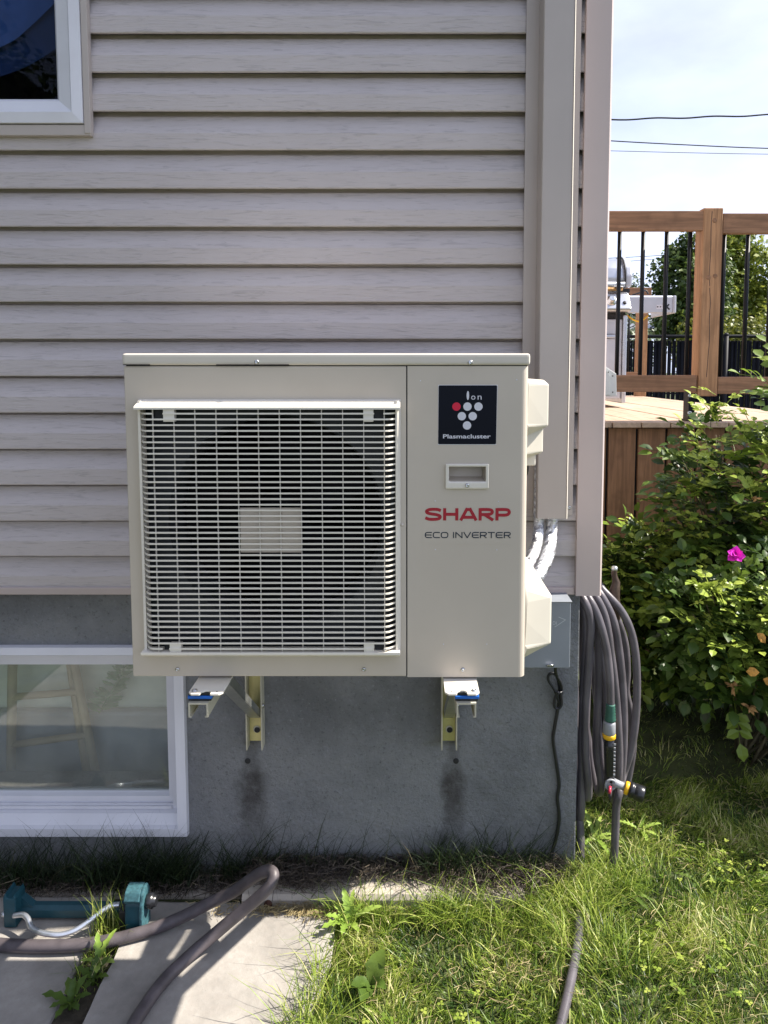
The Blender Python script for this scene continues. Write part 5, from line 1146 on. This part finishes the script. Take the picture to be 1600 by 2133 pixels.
tag(blades('joint_grass', xy, np.zeros(n), np.clip(rng.normal(.05, .025, n), .015, .15), np.full(n, .0022), rng.uniform(.2, 1., n), rng.uniform(0, 6.3, n), np.clip(rng.normal(.5, .25, n), 0, 1), 'grass'), 'thin grass in the joint between the two slabs', 'grass', kind='stuff')
xy = np.concatenate([clump(-.815, 1.735, 26, .012, .012), clump(-.775, 1.74, 24, .016, .012)]); n = len(xy)
tag(blades('grass_tuft', xy, np.full(n, .01), rng.uniform(.07, .17, n), np.full(n, .0026), rng.uniform(.05, .45, n), rng.uniform(0, 6.3, n), np.clip(rng.normal(.5, .25, n), 0, 1), 'grass', None, .4), 'upright grass tuft growing behind the sprinkler tube', 'grass', kind='stuff')

# ---- weeds
def toothed_leaf(ln, wd, lobes, seed, arch=.35):
    q = random.Random(seed); b = B(); N_ = lobes * 4; mid, lf, rt = [], [], []
    for k in range(N_ + 1):
        t = k / N_; env = math.sin(math.pi * min(1, t * .92 + .06)) ** .7 * (.55 + .45 * t); tooth = 1 - .42 * (.5 + .5 * math.cos(2 * math.pi * k / 4 + .6)) if lobes > 2 else 1 - .1 * (k % 2)
        w_ = wd / 2 * env * tooth * q.uniform(.9, 1.1); c = Vector((ln * t, 0, ln * (arch * t - arch * 1.25 * t * t)))
        mid.append(c); wv = .18 * w_ * math.sin(k * 1.7); lf.append(c + Vector((-.10 * w_, w_, .30 * w_ + wv))); rt.append(c + Vector((-.10 * w_, -w_, .30 * w_ - wv)))
    b.strip([lf, mid, rt]); return b.mesh('leaf')
def weed(label, base, leaves, mt='weed_d', group='broadleaf weeds'):
    t = thing('weed', label, 'weed', base, group)
    obj('crown_stem', B().tube([(base[0], base[1], base[2] - .005), (base[0], base[1], base[2] + .012)], [.006, .003], 8), mt, t)
    for k, (azd, el_, ln, wd, lob) in enumerate(leaves):
        me = toothed_leaf(ln, wd, lob, hash((azd, k)) % 1000); me.materials.append(M[mt]); o = bpy.data.objects.new('leaf', me); C.objects.link(o); o.parent = t
        o.matrix_local = Matrix.Translation((0, 0, .008)) @ Matrix.Rotation(R(azd), 4, 'Z') @ Matrix.Rotation(-R(el_), 4, 'Y')
    return t
weed('bright toothed sow thistle at the corner of the sunlit slab', (-.158, 1.765, .012), [(112, 62, .085, .030, 6), (75, 58, .08, .026, 6), (8, 30, .10, .034, 7), (190, 35, .07, .030, 5), (215, 25, .085, .034, 5), (262, 30, .08, .032, 6), (300, 28, .07, .028, 5), (150, 45, .06, .024, 5), (30, 50, .06, .022, 5)], 'weed')
weed('small bright weed in the slab joint touching the hose', (-.775, 1.640, .015), [(115, 55, .065, .026, 4), (60, 48, .075, .026, 4), (290, 25, .055, .028, 4), (345, 20, .05, .024, 4), (200, 30, .045, .02, 3)], 'weed')
weed('low leafy weed in the shaded slab joint at lower left', (-.795, 1.535, .008), [(180, 25, .07, .030, 3), (120, 38, .055, .028, 3), (60, 42, .06, .032, 3), (10, 25, .05, .026, 3), (320, 20, .045, .024, 3), (260, 20, .055, .026, 3), (225, 30, .05, .024, 3), (90, 60, .05, .026, 3)])
weed('small dark leafed weed just above the lower left weed', (-.770, 1.600, .008), [(170, 30, .055, .028, 3), (100, 45, .05, .028, 3), (50, 40, .055, .028, 3), (350, 25, .045, .024, 3), (270, 25, .045, .026, 3)])
weed('broad round leafed weed in the grass below the sow thistle', (-.085, 1.575, .015), [(60, 50, .075, .065, 2), (250, 20, .065, .05, 2), (200, 25, .055, .045, 2), (320, 30, .05, .04, 2)])
weed('dandelion rosette below the hanging hose end', (.625, 1.89, -.002), [(300, 14, .085, .026, 6), (335, 10, .08, .022, 6), (250, 16, .07, .022, 6), (20, 18, .065, .02, 6), (200, 14, .06, .02, 5), (120, 20, .05, .018, 5)])
weed('dandelion rosette between the hose loops and bush shadow', (.60, 2.12, .0), [(100, 34, .10, .026, 6), (60, 28, .085, .024, 6), (280, 18, .10, .026, 6), (330, 18, .09, .024, 6), (230, 22, .08, .022, 6), (170, 20, .06, .02, 5), (10, 14, .07, .02, 5)], 'weed')
weed('dandelion leaves at the edge of the rose bush shadow', (.76, 2.16, .0), [(10, 20, .075, .024, 6), (60, 26, .07, .02, 6), (160, 20, .075, .022, 6), (270, 16, .07, .022, 6), (320, 16, .06, .02, 6)], 'weed')
weed('dandelion leaves alone in the sunlit lawn', (.86, 1.93, -.004), [(150, 12, .075, .02, 6), (40, 16, .06, .018, 6), (290, 12, .06, .018, 6), (210, 12, .05, .018, 5)])

# ---- dead strands and clover in the lawn
xy = np.concatenate([scatter(1300, -.2, 1.3, 1.3, 1.9), scatter(600, .52, 1.5, 1.9, 2.4), clump(.95, 1.50, 350, .16, .10), clump(.30, 1.62, 150, .10, .05)]); xy = xy[lawn_ok(xy[:, 0], xy[:, 1])]
tag(litter('dead_strands', xy, .012 + np.abs(rng.normal(0, .012, len(xy))), (.015, .05), (.0004, .0009), rng.random(len(xy)), 'strawm', .3), 'dry yellow strands scattered through the lawn', 'dead grass', kind='stuff')
cl = np.concatenate([clump(.72, 1.62, 40, .10, .08), clump(.08, 1.45, 40, .08, .06), clump(1.0, 1.95, 40, .10, .06)])
V, Q, tn = [], [], []
for (x, y) in cl:
    z = rnd.uniform(.018, .042); a0 = rnd.uniform(0, 6.28); tv = rnd.uniform(.2, .8)
    for k in range(3):
        a = a0 + k * 2.094; r = rnd.uniform(.007, .011); d = np.array([math.cos(a), math.sin(a), rnd.uniform(-.2, .3)]); sd_ = np.array([-math.sin(a), math.cos(a), 0]); c = np.array([x, y, z]); o = len(V)
        V += [c, c + d * r * .6 - sd_ * r * .5, c + d * r * 1.15, c + d * r * .6 + sd_ * r * .5]; Q.append((o, o + 1, o + 2, o + 3)); tn += [tv] * 4
tag(bulk_mesh('clover', V, Q, np.zeros((0, 3)), 'grass', None, tn), 'small clover patches growing through the lawn', 'clover', kind='stuff')

# ---- inside the basement window: pine stool and a fern frond
stl = thing('stool', 'pale pine stool seen through the basement window', 'stool', (-1.17, 2.33, -.1))
obj('seat', B().box(-1.36, -1.10, 2.265, 2.325, .575, .605, .008), 'stool', stl)
for x0, x1, y in ((-1.135, -1.03, 2.285), (-1.33, -1.37, 2.285), (-1.16, -1.085, 2.315)): obj('leg', B().tube([(x0, y, .575), (x1, y, -.1)], .017, 4), 'stool', stl)
obj('stretcher', B().tube([(-1.345, 2.285, .40), (-1.11, 2.285, .42)], .013, 4), 'stool', stl); obj('stretcher', B().tube([(-1.36, 2.285, .23), (-1.075, 2.285, .27)], .013, 4), 'stool', stl)
fn = thing('house_plant', 'green fern frond leaning inside the basement window', 'plant', (-1.05, 2.315, .32))
fr0, fr1 = Vector((-1.06, 2.315, .33)), Vector((-.90, 2.315, .60))
obj('stem', B().tube([fr0, fr1], .003, 5), 'fern', fn)
b = B(); q = random.Random(5)
for k in range(60):
    t = q.random(); sgn = q.choice((-1, 1)); leaflet(b, fr0.lerp(fr1, t), (sgn * .8 + .2, q.uniform(-.5, .2), .3 + q.uniform(-.3, .3)), (0, -1, .3), .055 * (1.1 - .5 * t), .014, .2)
tag(obj('fronds', b, 'fern', fn), kind='stuff')
